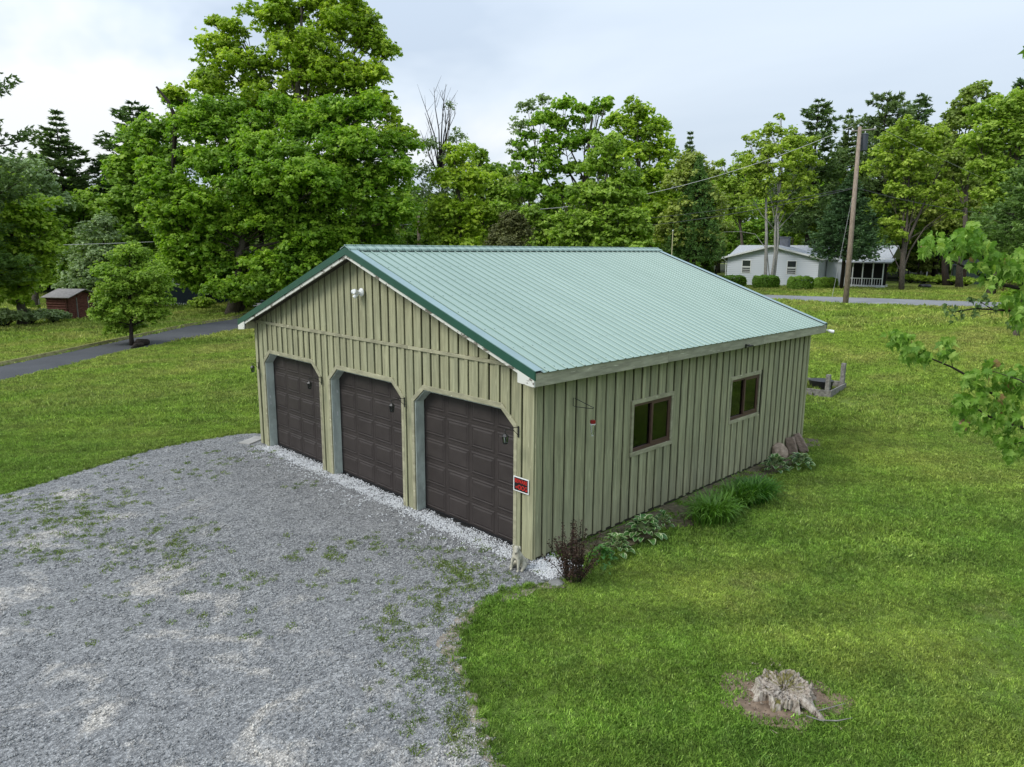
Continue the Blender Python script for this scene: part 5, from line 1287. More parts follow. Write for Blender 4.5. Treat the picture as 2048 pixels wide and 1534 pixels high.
# grey shed far right, white stake, tyre
gs = at(1942, 568); sh = empty('grey_shed', gs, hz+.1, 'dull green-grey shed half hidden at the wood edge on the right', 'shed')
MB().box(-2, 2, 0, 3, 0, 2.3).build('wall', simple('green_grey_boards', (.10, .13, .12), .8, .2, 0, 4, .3), sh); MB().prism([(-2.3, 2.2), (2.3, 2.2), (0, 3.1)], 'y', -.3, 3.3).build('roof', M['blockgrey'], sh)
MB().box(-1.5, -.6, -.05, -.004, 0, 1.9).build('door', M['darkwood'], sh)
for x in (-2.9, -2.2): MB().box(x, x+.08, -.3, -.22, 0, 2.2).build('post', M['greywood'], sh)
wsk = at(1852, 561); tag(MB().box(-.06, .06, -.06, .06, -.2, 1.15).build('marker_stake', M['whitetrim'], None, bevel=.02, loc=tuple(wsk)), 'white stake standing in the brush beyond the right lawn', 'stake')
def tyre(p, r, w_, label, name='tyre'):
    e_ = empty(name, p, 0, label, 'tyre'); bm = bmesh.new(); n, k_ = 28, 10; ring = []
    for i in range(n):
        a_ = 2*math.pi*i/n; row = []
        for j in range(k_):
            b_ = 2*math.pi*j/k_; rr = r-.32*r+.30*r*math.cos(b_); row.append(bm.verts.new((rr*math.cos(a_), rr*math.sin(a_), w_/2+w_/2*math.sin(b_))))
        ring.append(row)
    for i in range(n):
        for j in range(k_): bm.faces.new((ring[i][j], ring[(i+1) % n][j], ring[(i+1) % n][(j+1) % k_], ring[i][(j+1) % k_]))
    me_ = bpy.data.meshes.new('tread'); bm.to_mesh(me_); bm.free()
    for p_ in me_.polygons: p_.use_smooth = True
    link('tread', me_, M['black'], e_); return e_
tyre(at(1849, 577), .62, .45, 'dark old tyre planter lying on the lawn beyond the road')

# ------------------------------------------------------------------ UTILITY POLES AND WIRES
def uplace(px, py): return at(px, py)
pb_ = at(1691, 608); Dq = depth_of(pb_)
pole = empty('utility_pole', pb_, 0, 'tall leaning utility pole with crossarm and grey transformer in front of the road', 'utility pole')
ptop = dep(1720, 254, Dq)-pb_
MB().tube([(0, 0, -.3), tuple(ptop*.5), tuple(ptop)], [.20, .165, .125], 14).build('shaft', M['pole'], pole, smooth=True)
rv = Vector((AR[0], AR[1], 0)).normalized(); fv = Vector((AF[0], AF[1], 0)).normalized()
ax = (rv*.8-fv*.6).normalized()
MB().tube([tuple(ptop-Vector((0, 0, .25))-ax*.55), tuple(ptop-Vector((0, 0, .25))+ax*1.1)], .06, 4).build('crossarm', M['greywood'], pole)
for k_, t_ in enumerate((-.5, .05, 1.0)):
    q_ = ptop-Vector((0, 0, .19))+ax*t_; MB().tube([q_, q_+Vector((0, 0, .06)), q_+Vector((0, 0, .13)), q_+Vector((0, 0, .16))], [.02, .05, .04, .015], 8).build('insulator', M['white'], pole)
tq = ptop+rv*.42-Vector((0, 0, 1.05)); TM = simple('transformer_grey', (.055, .065, .08), .5)
MB().tube([tq+Vector((0, 0, -.62)), tq+Vector((0, 0, -.60)), tq+Vector((0, 0, .50)), tq+Vector((0, 0, .54)), tq+Vector((0, 0, .60))], [.21, .24, .24, .26, .17], 18).build('transformer', TM, pole)
MB().tube([tq+Vector((0, 0, .59)), tq+Vector((0, 0, .80))], [.04, .03], 8).build('bushing', M['white'], pole)
MB().tube([ptop-Vector((0, 0, .75)), tq+Vector((0, 0, .25))], .025, 5).tube([ptop-Vector((0, 0, 1.25)), tq-Vector((0, 0, .25))], .025, 5).build('mount_arm', M['black'], pole)
for k_ in range(7): 
    q_ = ptop*(.35+.06*k_); MB().tube([q_-rv*.14, q_+rv*.14], .02, 4).build('bolt', M['black'], pole)
p2b = gb(840, 62); pole2 = empty('utility_pole', p2b, 0, 'short distant utility pole rising behind the left part of the garage ridge', 'utility pole')
p2t = dep(836, 414, 62)-p2b; MB().tube([(0, 0, -.2), tuple(p2t)], [.17, .12], 10).build('shaft', M['pole'], pole2, smooth=True)
MB().tube([tuple(p2t-Vector((0, 0, .15))), tuple(p2t-Vector((0, 0, .15))+rv*.35)], .03, 5).build('insulator_arm', M['greywood'], pole2)
M['wire'] = simple('grey_cable', (.50, .50, .50), .5); M['wiredark'] = simple('black_cable', (.05, .05, .055), .5)
def wire(A_, B_, sag, mat, label, r=.018, group='overhead cables'):
    A_, B_ = Vector(A_), Vector(B_); n = 40; pts = [A_.lerp(B_, i/n)-Vector((0, 0, sag*4*(i/n)*(1-i/n))) for i in range(n+1)]
    return tag(MB().tube(pts, r, 4).build('overhead_cable', mat), label, 'cable', group)
W1 = pb_+ptop; W2_ = p2b+p2t
wire(W2_+rv*.3, W1+Vector((0, 0, .1))-ax*.5, 2.3, M['wire'], 'pale top cable sagging between the two utility poles', .017)
wire(W2_-Vector((0, 0, 1.4)), pb_+ptop*.66, 1.1, M['wiredark'], 'upper of the two dark cables between the utility poles', .016)
wire(W2_-Vector((0, 0, 1.6)), pb_+ptop*.655, 1.55, M['wiredark'], 'lower of the two dark cables between the utility poles', .020)
wire(pb_+ptop*.66, dep(2300, 432, 46), .9, M['wiredark'], 'dark cable running from the tall pole to the right edge', .014)
wire(W1+Vector((0, 0, .05))+ax*1.0, dep(2350, 470, 95), 1.5, M['wire'], 'thin pale cable running right from the top of the tall pole', .010)
wire(W2_-Vector((0, 0, 1.4)), dep(-250, 495, 48), .5, M['wire'], 'pale cable crossing the dark trees at the left edge', .016)
gw = at(1663, 600); e_ = tag(MB().tube([tuple(pb_+ptop*.70), tuple(gw)], .014, 4).build('guy_wire', M['wire']), 'guy wire from the tall utility pole down to the roadside', 'wire')
an = empty('radio_mast', gb(1343, 34), 0, 'thin pale mast standing behind the right end of the garage ridge', 'mast'); am = dep(1343, 460, 34)-Vector(an.location)
MB().tube([(0, 0, 0), (0, 0, am.z)], [.035, .02], 6).build('shaft', simple('pale_yellow_pole', (.45, .42, .25), .6), an)
MB().tube([(0, 0, am.z*.992), (0, 0, am.z*1.0)], .03, 6).build('tip', M['white'], an)

# ------------------------------------------------------------------ RED SHED, DARK HOUSE, CAR
sb = at(98, 640); sb2 = at(170, 638); shz = math.atan2((sb2-sb).y, (sb2-sb).x); Dd = depth_of(sb); s_ = Dd/FPX
shed = empty('log_shed', sb, shz-.55, 'small weathered red-brown log shed with grey roof at the left lawn edge', 'shed')
# local x: short log side seen on the left, then the door side turns right
Wd, Hd, Dep_ = 1.9, 1.65, 2.4
for k_ in range(9):
    z = .09+k_*.183; MB().tube([(0, 0, z), (Wd*.8, 0, z)], .095, 8).build('log', M['redlog'], shed)
MB().box(.05, Wd*.8-.05, .02, 2.8, 0, Hd).build('wall_core', M['siding_dark'], shed)
ds = empty('x', (0, 0, 0)); bpy.data.objects.remove(ds)
# door wall, perpendicular at the right corner
xr = Wd*.8
for k_ in range(9):
    y = .10+k_*.30; zt = Hd+.45*(1-abs(y+.13-1.4)/1.4)
    MB().box(xr+.01, xr+.05, y, y+.285, .05, zt-.1).build('board', M['redlog'], shed)
MB().box(xr+.052, xr+.09, .9, 1.95, .1, 1.45).build('door', M['redlog'], shed)
for y in (.86, 1.96): MB().box(xr+.052, xr+.10, y, y+.07, .05, 1.55).build('door_post', M['greywood'], shed)
M['tin'] = simple('dull_tin_roof', (.23, .21, .20), .6, .4, 0, 6, .3)
for s in (-1, 1):
    MB().prism([(1.4, Hd+.5), (1.4+s*1.65, Hd-.02), (1.4+s*1.65, Hd-.06), (1.4, Hd+.45)], 'x', -.25, xr+.45).build('roof', M['tin'], shed)
MB().tube([(-.3, -.35, 0), (-.3, -.35, 1.5)], .05, 6).tube([(-.35, -.5, .55), (.4, -.4, .5)], .04, 6).build('leaning_pole', M['greywood'], shed)

dk = at(352, 610); dk2 = at(482, 606); dz_ = math.atan2((dk2-dk).y, (dk2-dk).x); Dk = depth_of(dk); s_ = Dk/FPX
dh = empty('dark_house', at(405, 610), dz_, 'dark blue-grey house half hidden under the great maple', 'house')
M['navy'] = simple('dark_blue_siding', (.030, .044, .062), .6, .3, 0, 5, .15); M['navy2'] = simple('dark_blue_siding_shadow_side', (.026, .036, .052), .6, .3)
MB().box(-5.2, 0, 0, 6, 0, 3.1).build('wall', M['navy'], dh); MB().box(0.003, 3.6, 1.2, 6, 0, 3.0).build('wall', M['navy'], dh)
mb = MB()
for k_ in range(14): mb.box(-5.2, 0.0, -.02, -.004, .15+k_*.21, .15+k_*.21+.02)
tag(mb.build('clapboard', M['navy'], dh), kind='stuff')
MB().prism([(-.5, 2.95), (3, 4.7), (6.5, 2.95), (6.5, 2.8), (3, 4.5), (-.5, 2.8)], 'x', -5.6, 4.0).build('roof', M['blockgrey'], dh)
wn = MB().box(-2.4, -1.5, -.05, -.02, 1.75, 2.6).build('window', M['whitetrim'], dh); MB().box(-2.3, -1.58, -.055, -.0505, 1.85, 2.5).build('pane', M['darkglass'], wn)
MB().box(-.32, -.22, -.10, -.02, 1.3, 1.55).build('wall_lamp', M['white'], dh)
fe = empty('garden_edging', at(356, 612), dz_, 'row of small white pickets on the grass before the dark house', 'edging')
for k_ in range(12): 
    pk = MB().box(-.03, .03, -.02, .02, 0, .30).build('picket', M['whitetrim'], fe); pk.location = (-1.0+k_*.2, 0, 0); pk.rotation_euler = (0, .5, 0)

cp = at(516, 605); car = empty('parked_car', cp, dz_+.3, 'dark car parked in the lane left behind the garage', 'car'); cm_ = simple('black_car_paint', (.012, .012, .015), .2, .6)
body = [(-2.2, .35), (-2.25, .75), (-2.0, .92), (-1.5, .98), (-1.0, 1.38), (.6, 1.42), (1.2, 1.0), (2.0, .88), (2.25, .7), (2.2, .32), (1.75, .3), (1.6, .5), (1.1, .5), (.95, .3), (-1.0, .3), (-1.15, .5), (-1.65, .5), (-1.8, .3)]
MB().prism(body, 'y', -.85, .85).build('body', cm_, car, bevel=.03)
MB().prism([(-1.35, 1.02), (-.95, 1.33), (.5, 1.36), (1.0, 1.03)], 'y', -.857, .857).build('side_glass', M['darkglass'], car)
for x in (-1.4, 1.35):
    for y in (-.8, .8):
        wh = MB().tube([(x, y-.11, .32), (x, y+.11, .32)], .32, 18).build('wheel', M['black'], car); MB().tube([(x, y-.115, .32), (x, y+.115, .32)], .18, 12).build('rim', M['white'], wh)
for y in (-.6, .6): MB().box(2.18, 2.27, y-.15, y+.15, .58, .70).build('headlight', M['white'], car)

# dark log beside the young tree
lg = at(284, 692); l_ = empty('fallen_log', lg, .6, 'dark sawn log lying beside the small tree on the driveway edge', 'log')
MB().tube([(-.42, 0, .17), (-.2, .03, .20), (.15, -.02, .18), (.42, .0, .16)], [.13, .20, .17, .15], 12).build('log', M['barkdark'], l_, smooth=False)
MB().tube([(.415, 0, .16), (.43, 0, .16)], .13, 12).build('cut_face', simple('cut_wood', (.25, .12, .06), .8), l_)
MB().tube([(-1.1, -.3, .05), (-.7, -.2, .14), (-.3, -.3, .12)], [.05, .12, .10], 8).build('root', M['barkdark'], l_)

# ------------------------------------------------------------------ RAISED BED
A_, B_, C_, D_ = at(1548/1 if False else 1612, 791), at(1661, 797), at(1692, 777), at(1637, 768)
v1 = (B_-A_).normalized(); v2 = (C_-B_).normalized(); B0 = B_; A0 = B_-v1*2.0; C0 = C_; D0_ = A0+(C_-B_)
bed = empty('raised_bed', (0, 0, 0), 0, 'weathered timber raised garden bed with two posts behind the garage', 'raised bed')
def plank(p, q_, h, name='plank', t_=.05, z0=0.0):
    p, q_ = Vector((p.x, p.y)), Vector((q_.x, q_.y)); d = (q_-p).normalized(); n_ = Vector((-d.y, d.x))*t_; z = H(p.x, p.y)-.03
    MB().prism([tuple(p), tuple(q_), tuple(q_+n_), tuple(p+n_)], 'z', z+z0, z+z0+h).build(name, M['greywood'], bed, bevel=.004)
plank(A0, B0, .30); plank(B0+v2*.051, C0, .30); plank(D0_, C0-v1*.06, .28); plank(A0+v2*.051, D0_-v2*.051, .28)
for p, h in ((B0-v1*.16+v2*.13, .80), (C0-v1*.12-v2*.12, .95)):
    MB().box(p.x-.07, p.x+.07, p.y-.07, p.y+.07, H(p.x, p.y)-.1, H(p.x, p.y)+h).build('post', M['greywood'], bed, bevel=.008)
mc = (B0+C0)/2-v1*.62; tub = empty('planter_tub', (mc.x, mc.y, H(mc.x, mc.y)+.02), 0, 'round black tub standing inside the raised bed', 'tub')
MB().tube([(0, 0, 0), (0, 0, .30), (0, 0, .40), (0, 0, .41), (0, 0, .40), (0, 0, .12)], [.34, .40, .42, .41, .37, .33], 24, cap=False).build('shell', M['black'], tub, smooth=False)
MB().tube([(0, 0, .1), (0, 0, .12)], .34, 20).build('soil_fill', M['bedsoil'], tub)
bc = (A0+C0)/2; PB = np.array([[*(A0+v1*rnd.uniform(.1, 1.5)+v2*rnd.uniform(.1, (C0-B0).length-.1))] for _ in range(260)])
scatter('bed_grass', np.column_stack([PB[:, :2], PB[:, 2]+.0]), np.column_stack([rng.normal(0, .2, 260), rng.normal(0, .2, 260), rng.uniform(0, 6, 260)]), rng.uniform(1.3, 2.4, 260), rng.integers(0, 3, 260), long_t, 'tall bright grass growing inside the raised bed', 'grass')

# ------------------------------------------------------------------ ROCKS
def rock(px, py, w_, d_, h_, rz, tilt, label, seed, mat):
    r_ = random.Random(seed); bm = bmesh.new(); bmesh.ops.create_icosphere(bm, subdivisions=3, radius=1)
    ph = [r_.uniform(0, 6) for _ in range(6)]
    for v in bm.verts:
        c = v.co; k_ = 1+.10*math.sin(c.x*3+ph[0])+.09*math.sin(c.y*4+ph[1])+.08*math.sin(c.z*4+ph[2])
        m_ = max(abs(c.x), abs(c.y), abs(c.z)); c *= (.45+.55/m_*.9)*k_
        for i in range(3): c[i] = max(-.92, min(.92, c[i]))
    for v in bm.verts: v.co = Vector((v.co.x*w_/2, v.co.y*d_/2, v.co.z*h_/2+h_*.44)); 
    for v in bm.verts: v.co.x *= 1-.25*max(0, v.co.z/h_)**1.5
    me_ = bpy.data.meshes.new('rock'); bm.to_mesh(me_); bm.free(); o = link('rock', me_, mat); p = at(px, py); o.location = p; o.rotation_euler = (tilt, 0, rz); return tag(o, label, 'rock', 'rocks leaning on the garage wall')
def rockm(name, c):
    q = Mat(name); f = q.noise(q.pos((4, 4, 9)), 2, 7, .65); q.color(q.ramp(f, [(.3, tuple(x*.6 for x in c)), (.7, tuple(min(1, x*1.25) for x in c))])); q.rough(.9, .15); q.bump(f, .8, .03); return q.m
RK = rockm('reddish_brown_stone', (.27, .205, .165)); RK2 = rockm('tan_stone', (.36, .28, .215))
rock(1564, 919, .62, .32, .46, .15, -.35, 'broad tan rock nearest the camera at the wall base', 4, RK2)
rock(1588, 908, .34, .24, .50, .3, -.30, 'narrow brown rock in the middle of the three leaning rocks', 5, RK)
rock(1611, 905, .46, .22, .62, .5, -.50, 'tallest reddish rock at the far corner of the wall', 6, RK)

# ------------------------------------------------------------------ BED PLANTS
def blade_strip(P, wdt, fold=.0):
    """leaf strip along points P with widths"""
    V_, F_ = [], []
    for i, (p, w_) in enumerate(zip(P, wdt)):
        d = (P[min(i+1, len(P)-1)]-P[max(i-1, 0)]).normalized(); s = d.cross(Vector((0, 0, 1)))
        s = s.normalized() if s.length > 1e-3 else Vector((1, 0, 0)); up = s.cross(d)*w_*fold
        V_ += [p-s*w_+up, p, p+s*w_+up]
    for i in range(len(P)-1): k_ = i*3; F_ += [(k_, k_+1, k_+4, k_+3), (k_+1, k_+2, k_+5, k_+4)]
    return V_, F_
def leaf_obj_mesh(name, L_, Wd_, rise, mats, edge=False, seed=1):
    P = [Vector((L_*t, 0, rise*math.sin(t*2.6)*L_*.55)) for t in (0, .15, .35, .55, .75, .9, 1)]; wd = [.15, .35, .9, 1, .75, .4, .02]
    V_, F_ = blade_strip(P, [w_*Wd_ for w_ in wd], .3); me_ = bpy.data.meshes.new(name); me_.from_pydata(V_, [], F_)
    if edge:
        V2, F2 = blade_strip([p+Vector((0, 0, -.0015)) for p in P], [w_*Wd_*1.28 for w_ in wd], .3); bm = bmesh.new(); bm.from_mesh(me_)
        vs_ = [bm.verts.new(v) for v in V2]; n0 = len(F_)
        for f in F2: nf = bm.faces.new([vs_[i] for i in f]); nf.material_index = 1
        bm.to_mesh(me_); bm.free()
    for m_ in mats: me_.materials.append(m_)
    a_ = me_.attributes.new('tint', 'FLOAT', 'FACE'); r_ = random.Random(seed); 
    for i in range(len(a_.data)): a_.data[i].value = r_.uniform(.3, .8)
    for p in me_.polygons: p.use_smooth = True
    return me_
HM = [leaf_obj_mesh('leaf', 1, .22+.04*i, .55+.1*i, [F['hosta'], F['hostaedge']], True, i) for i in range(3)]
HG = [leaf_obj_mesh('leaf', 1, .25+.04*i, .6+.1*i, [F['hosta']], False, i+5) for i in range(3)]
def hosta(px, py, r, n, label, ms, seed, name='hosta', s_=1):
    p = at(px, py); e_ = empty(name, p, 0, label, 'plant'); r_ = random.Random(seed)
    for i in range(n):
        t = i/n; o = link('leaf', r_.choice(ms), None, e_); a_ = i*2.4+r_.uniform(-.3, .3); tilt = -.75+.95*t**.8+r_.uniform(-.2, .2)
        sc2 = r*.50*r_.uniform(.8, 1.2); dd_ = r*(.05+.50*t); o.location = (dd_*math.cos(a_), dd_*math.sin(a_), .04+r*(.62*(1-t**1.5))+r_.uniform(-.02, .02)); o.rotation_euler = (r_.uniform(-.2, .2), tilt, a_); o.scale = (sc2, sc2, sc2)
    return e_
hosta(1288, 1078, .38, 80, 'cream-edged hosta under the nearer side window', HM, 1)
hosta(1232, 1108,   .30, 56, 'smaller dark cream-edged hosta nearer the corner', HM, 2)
hosta(1549, 943, .34, 46, 'cream-edged hosta in front of the tan rock', HM, 3)
hosta(1600, 938, .34, 52, 'cream-edged hosta beside the tallest rock at the far corner', HM, 4)
hosta(1325, 1052, .22, 24, 'small spiky hosta right of the large cream-edged hosta', HM, 5)
hosta(1203, 1128, .26, 34, 'broad-leaved green plant right beside the dark shrub', HG, 6, 'leafy_plant')
hosta(1212, 1148, .14, 8, 'small green seedling on the lawn edge before the leafy plant', HG, 8, 'seedling')
def lily(px, py, ax_, ay_, n, hgt_, label, seed, flat_=False):
    p = at(px, py); e_ = empty('daylily_clump', p, 0, label, 'plant'); r_ = random.Random(seed); V_, F_, T_ = [], [], []
    for i in range(n):
        bx, by = r_.gauss(0, ax_*.36), r_.gauss(0, ay_*.36); a_ = math.atan2(by, bx)+r_.gauss(0, .8); L_ = hgt_*r_.uniform(.7, 1.35); out_ = r_.uniform(.35, .95); pts = []
        for t in (0, .25, .5, .7, .86, 1): pts.append(Vector((bx+math.cos(a_)*L_*out_*t**1.5*.9, by+math.sin(a_)*L_*out_*t**1.5*.9, L_*(1.15*t-.85*out_*t**2.6))))
        v, f = blade_strip(pts, [.007, .011, .012, .010, .006, .001], .5); k_ = len(V_); V_ += [tuple(x) for x in v]; F_ += [tuple(j+k_ for j in q_) for q_ in f]; T_ += [min(1, max(0, r_.gauss(.45, .2)))]*len(f)
    me_ = fastmesh('blades', np.array(V_), np.array(F_), T_, smooth=True); tag(link('blades', me_, F['lily'], e_), kind='stuff'); return e_
lily(1425, 1040, .55, .34, 620, .50, 'nearer daylily clump with long arching blades against the wall bed', 1)
lily(1505, 1000, .62, .34, 620, .50, 'farther daylily clump with long arching blades beyond the first', 2)
lily(1468, 1012, .40, .30, 300, .46, 'daylily clump filling the middle between the other two', 3)
# dark shrub at the corner
sb_ = at(1146, 1160); e_ = empty('barberry_shrub', sb_, 0, 'dark maroon upright shrub at the front corner of the garage', 'shrub'); r_ = random.Random(9); mb = MB(); Cs, Ts = [], []
for i in range(34):
    a_ = r_.uniform(0, 6.28); o_ = r_.uniform(.05, .80); h_ = r_.uniform(.40, 1.0)*(1.1-.40*o_); b0_ = Vector((.12*math.cos(a_), .12*math.sin(a_), 0)); tp_ = Vector((o_*math.cos(a_)*.62, o_*math.sin(a_)*.62, h_)); md = b0_.lerp(tp_, .5)+Vector((0, 0, .05))
    mb.tube([b0_, md, tp_], [.009, .006, .003], 4, cap=False)
    for k_ in range(80):
        t = r_.uniform(.2, 1.03); q_ = (b0_.lerp(md, t*2) if t < .5 else md.lerp(tp_, t*2-1)); w_ = .032*(1.15-t*.6); Cs.append((q_.x+r_.gauss(0, w_), q_.y+r_.gauss(0, w_), max(.01, q_.z+r_.gauss(0, .03)))); Ts.append(r_.gauss(.42, .2))
Cs = np.array(Cs); link('foliage', leafmesh('foliage', Cs, unit(rng.normal(size=Cs.shape)+np.array([0, 0, .6])), .022, np.array(Ts), 3), F['barberry'], e_); mb.build('stem', M['barkdark'], e_)
fs = at(1112, 1168); tag(MB().tube([(0, 0, -.02), (0, 0, .03), (0, 0, .045)], [.13, .12, .07], 9).build('flat_stone', simple('grey_flat_stone', (.2, .2, .19), .9, .2, 0, 9, .3), None, loc=tuple(fs)), 'small grey flat stone at the foot of the dark shrub', 'stone')
fl = at(505, 882); o = MB().box(-.35, .35, -.18, .18, -.03, .035).build('paving_slab', M['concrete'], None, bevel=.008, loc=tuple(fl)); o.rotation_euler = (0, 0, .5); tag(o, 'flat pale paving slab at the far left foot of the garage', 'slab')

# ------------------------------------------------------------------ TREE STUMP
def stumpmat():
    q = Mat('weathered_stump_wood'); g = q.noise(q.pos((14, 14, 3)), 2, 7, .7); ms = q.noise(q.pos(), 3.2, 4, .6); n_ = q.n('NewGeometry'); s = q.n('SeparateXYZ'); q.l(n_.outputs['Normal'], s.inputs[0])
    c = q.ramp(g, [(.35, (.035, .026, .020)), (.45, (.27, .225, .185)), (.66, (.52, .475, .41))]); k_ = q.math('MULTIPLY', q.ramp(ms, [(.48, G0), (.58, G1)]), q.ramp(s.outputs[2], [(.5, G0), (.8, G1)]))
    q.color(q.mix(k_, c, (.13, .12, .035))); q.rough(.9, .15); q.bump(g, 1.0, .02); return q.m
M['stumpw'] = stumpmat()
sp0 = at(1566, 1388); stp = empty('tree_stump', sp0, 0, 'rotting grey tree stump with mossy top in the bare patch of the right lawn', 'stump')
r_ = random.Random(14); bm = bmesh.new(); n, rows = 96, 12; ring = []
roots = [(.3+i_*.62+r_.uniform(-.15, .15), r_.uniform(.12, .34), r_.uniform(.10, .17)) for i_ in range(10)]
for j in range(rows):
    t = j/(rows-1); row = []
    for i in range(n):
        a_ = 2*math.pi*i/n; rad = .315-.02*t
        for (ra, rl, rw) in roots:
            d_ = (a_-ra+math.pi) % (2*math.pi)-math.pi; rad += rl*.55*math.exp(-(d_/rw)**2)*(1-t)**2.2+.035*math.exp(-(d_/rw)**2)
        cut = .5+.5*math.sin(a_*9+.8*math.sin(a_*3)); rad -= (.075*(1-t)+.02)*cut**3
        rad *= 1+.030*math.sin(a_*23+1)+.022*math.sin(a_*41+t*3)
        z = -.03+(.135+.022*math.sin(a_*3+1)+.016*math.sin(a_*7)+.012*math.sin(a_*17))*t**.8
        row.append(bm.verts.new((rad*math.cos(a_)*1.10, rad*math.sin(a_)*.98, z)))
    ring.append(row)
inner = []
for f_, zz in ((.93, .006), (.84, -.018), (.7, -.008), (.55, -.03), (.38, -.022), (.2, -.04)):
    inner.append([bm.verts.new((v.co.x*f_+.01*math.sin(i*1.7), v.co.y*f_+.01*math.cos(i*2.3), v.co.z*.4+.068+zz+.013*math.sin(i*.9+f_*9)+.011*math.sin(i*2.1+f_*20))) for i, v in enumerate(ring[-1])])
allr = ring+inner
for j in range(len(allr)-1):
    for i in range(n): bm.faces.new((allr[j][i], allr[j][(i+1) % n], allr[j+1][(i+1) % n], allr[j+1][i]))
bm.faces.new(allr[-1]); me_ = bpy.data.meshes.new('body'); bm.to_mesh(me_); bm.free(); link('body', me_, M['stumpw'], stp)
for k_ in range(7):
    a_ = r_.uniform(0, 6.28); x, y = .27*math.cos(a_), .25*math.sin(a_)
    MB().tube([(x*1.2, y*1.2, .04), (x*1.25, y*1.25, .11), (x*1.25+.01, y*1.25, .125+r_.uniform(0, .03))], [.03, .022, .006], 5).build('splinter', M['stumpw'], stp)
dr = -fv*.9+rv*.35; q0 = dr.normalized(); MB().tube([q0*.26+Vector((0, 0, .10)), q0*.36+Vector((0, 0, .08))+rv*.03, q0*.48+Vector((0, 0, .03))+rv*.06, q0*.58+Vector((0, 0, -.01))+rv*.09], [.06, .05, .035, .015], 8).build('root', M['stumpw'], stp)
# crumbled bark and chips round it
CP = np.array([(sp0.x+rnd.gauss(0, .28), sp0.y+rnd.gauss(0, .26)) for _ in range(90)])
M['chip'] = stonemat('wood_chips', (.10, .06, .04), (.50, .44, .36)); ch_ = [src('wood_chip', stones(900+i, 7, .07, .006, .016, .4), M['chip']) for i in range(3)]
scatter('wood_chips', np.column_stack([CP, np.full(90, .012)]), np.column_stack([np.zeros((90, 2)), rng.uniform(0, 6, 90)]), rng.uniform(.7, 1.4, 90), rng.integers(0, 3, 90), ch_, 'crumbled bark and wood chips around the stump', 'chips')
def stick(pts, label):
    P_ = [at(*p)+Vector((0, 0, .04)) for p in pts]; tag(MB().tube(P_, [.008]+[.007]*(len(P_)-2)+[.003], 6).build('stick', M['greywood']), label, 'stick')
stick([(1622, 1432), (1650, 1424), (1690, 1413)], 'short straight dead stick right of the stump'); stick([(1612, 1438), (1640, 1447), (1675, 1448), (1704, 1442)], 'longer curved dead stick below the short one near the stump')

# ------------------------------------------------------------------ DOG STATUE
dgp = at(1036, 1139); dog = empty('dog_statue', dgp, YAW+math.pi-.62, 'pale concrete statue of a sitting dog beside the garage corner', 'statue')
def skin(name, verts, edges, radii, mat, parent, root=0, sub=2):
    me_ = bpy.data.meshes.new(name); me_.from_pydata(verts, edges, []); o = link(name, me_, mat, parent)
    bm = bmesh.new(); bm.from_mesh(me_); ly = bm.verts.layers.skin.verify(); bm.verts.ensure_lookup_table()
    for i, v in enumerate(bm.verts):
        r0_ = radii[i]; v[ly].radius = (r0_, r0_) if not isinstance(r0_, tuple) else r0_; v[ly].use_root = (i == root)
    bm.to_mesh(me_); bm.free()
    md = o.modifiers.new('skin', 'SKIN'); md.use_smooth_shade = True; md2 = o.modifiers.new('sub', 'SUBSURF'); md2.levels = sub; md2.render_levels = sub; return o
DM = simple('lichen_stained_concrete', (.42, .40, .32), .85, .2, 0, 14, .35, bump=.5)
# x forward, y left
vsd = [(-.12, 0, .075), (-.075, 0, .13), (-.02, 0, .21), (.03, 0, .285), (.045, 0, .345), (.05, .0, .40), (.10, .035, .405), (.155, .07, .385), (.195, .095, .372),     # pelvis .. muzzle
       (.065, .055, .215), (.085, .062, .12), (.09, .065, .035), (.125, .068, .018),      # front left
       (.065, -.055, .215), (.085, -.062, .12), (.09, -.065, .035), (.125, -.068, .018),  # front right
       (-.06, .085, .085), (.01, .105, .055), (.07, .112, .016),                              # hind left
       (-.06, -.085, .085), (.01, -.105, .055), (.07, -.112, .016),                           # hind right
       (-.19, .02, .03), (-.25, .06, .018)]
eds = [(0, 1), (1, 2), (2, 3), (3, 4), (4, 5), (5, 6), (6, 7), (7, 8), (3, 9), (9, 10), (10, 11), (11, 12), (3, 13), (13, 14), (14, 15), (15, 16), (0, 17), (17, 18), (18, 19), (0, 20), (20, 21), (21, 22), (0, 23), (23, 24)]
rad_ = [.070, .078, .076, .072, .048, .050, .046, .030, .022, .034, .022, .018, .020, .034, .022, .018, .020, .052, .034, .018, .052, .034, .018, .018, .010]
skin('body', vsd, eds, rad_, DM, dog, 1)
for s in (-1, 1):
    hx, hy = .055, 0; px2, py2 = hx-.02*.5-.0*s, hy+s*.045
    skin('ear', [(px2, py2, .435), (px2+.0, py2+s*.022, .42), (px2+.012, py2+s*.030, .375)], [(0, 1), (1, 2)], [.014, .017, .010], DM, dog, 0, 1)
    MB().tube([(.120+.0, .045+s*.030, .418), (.126, .047+s*.033, .419)], .006, 8).build('eye', M['black'], dog)
MB().tube([(.212, .102, .376), (.222, .108, .376)], .010, 8).build('nose', M['black'], dog)

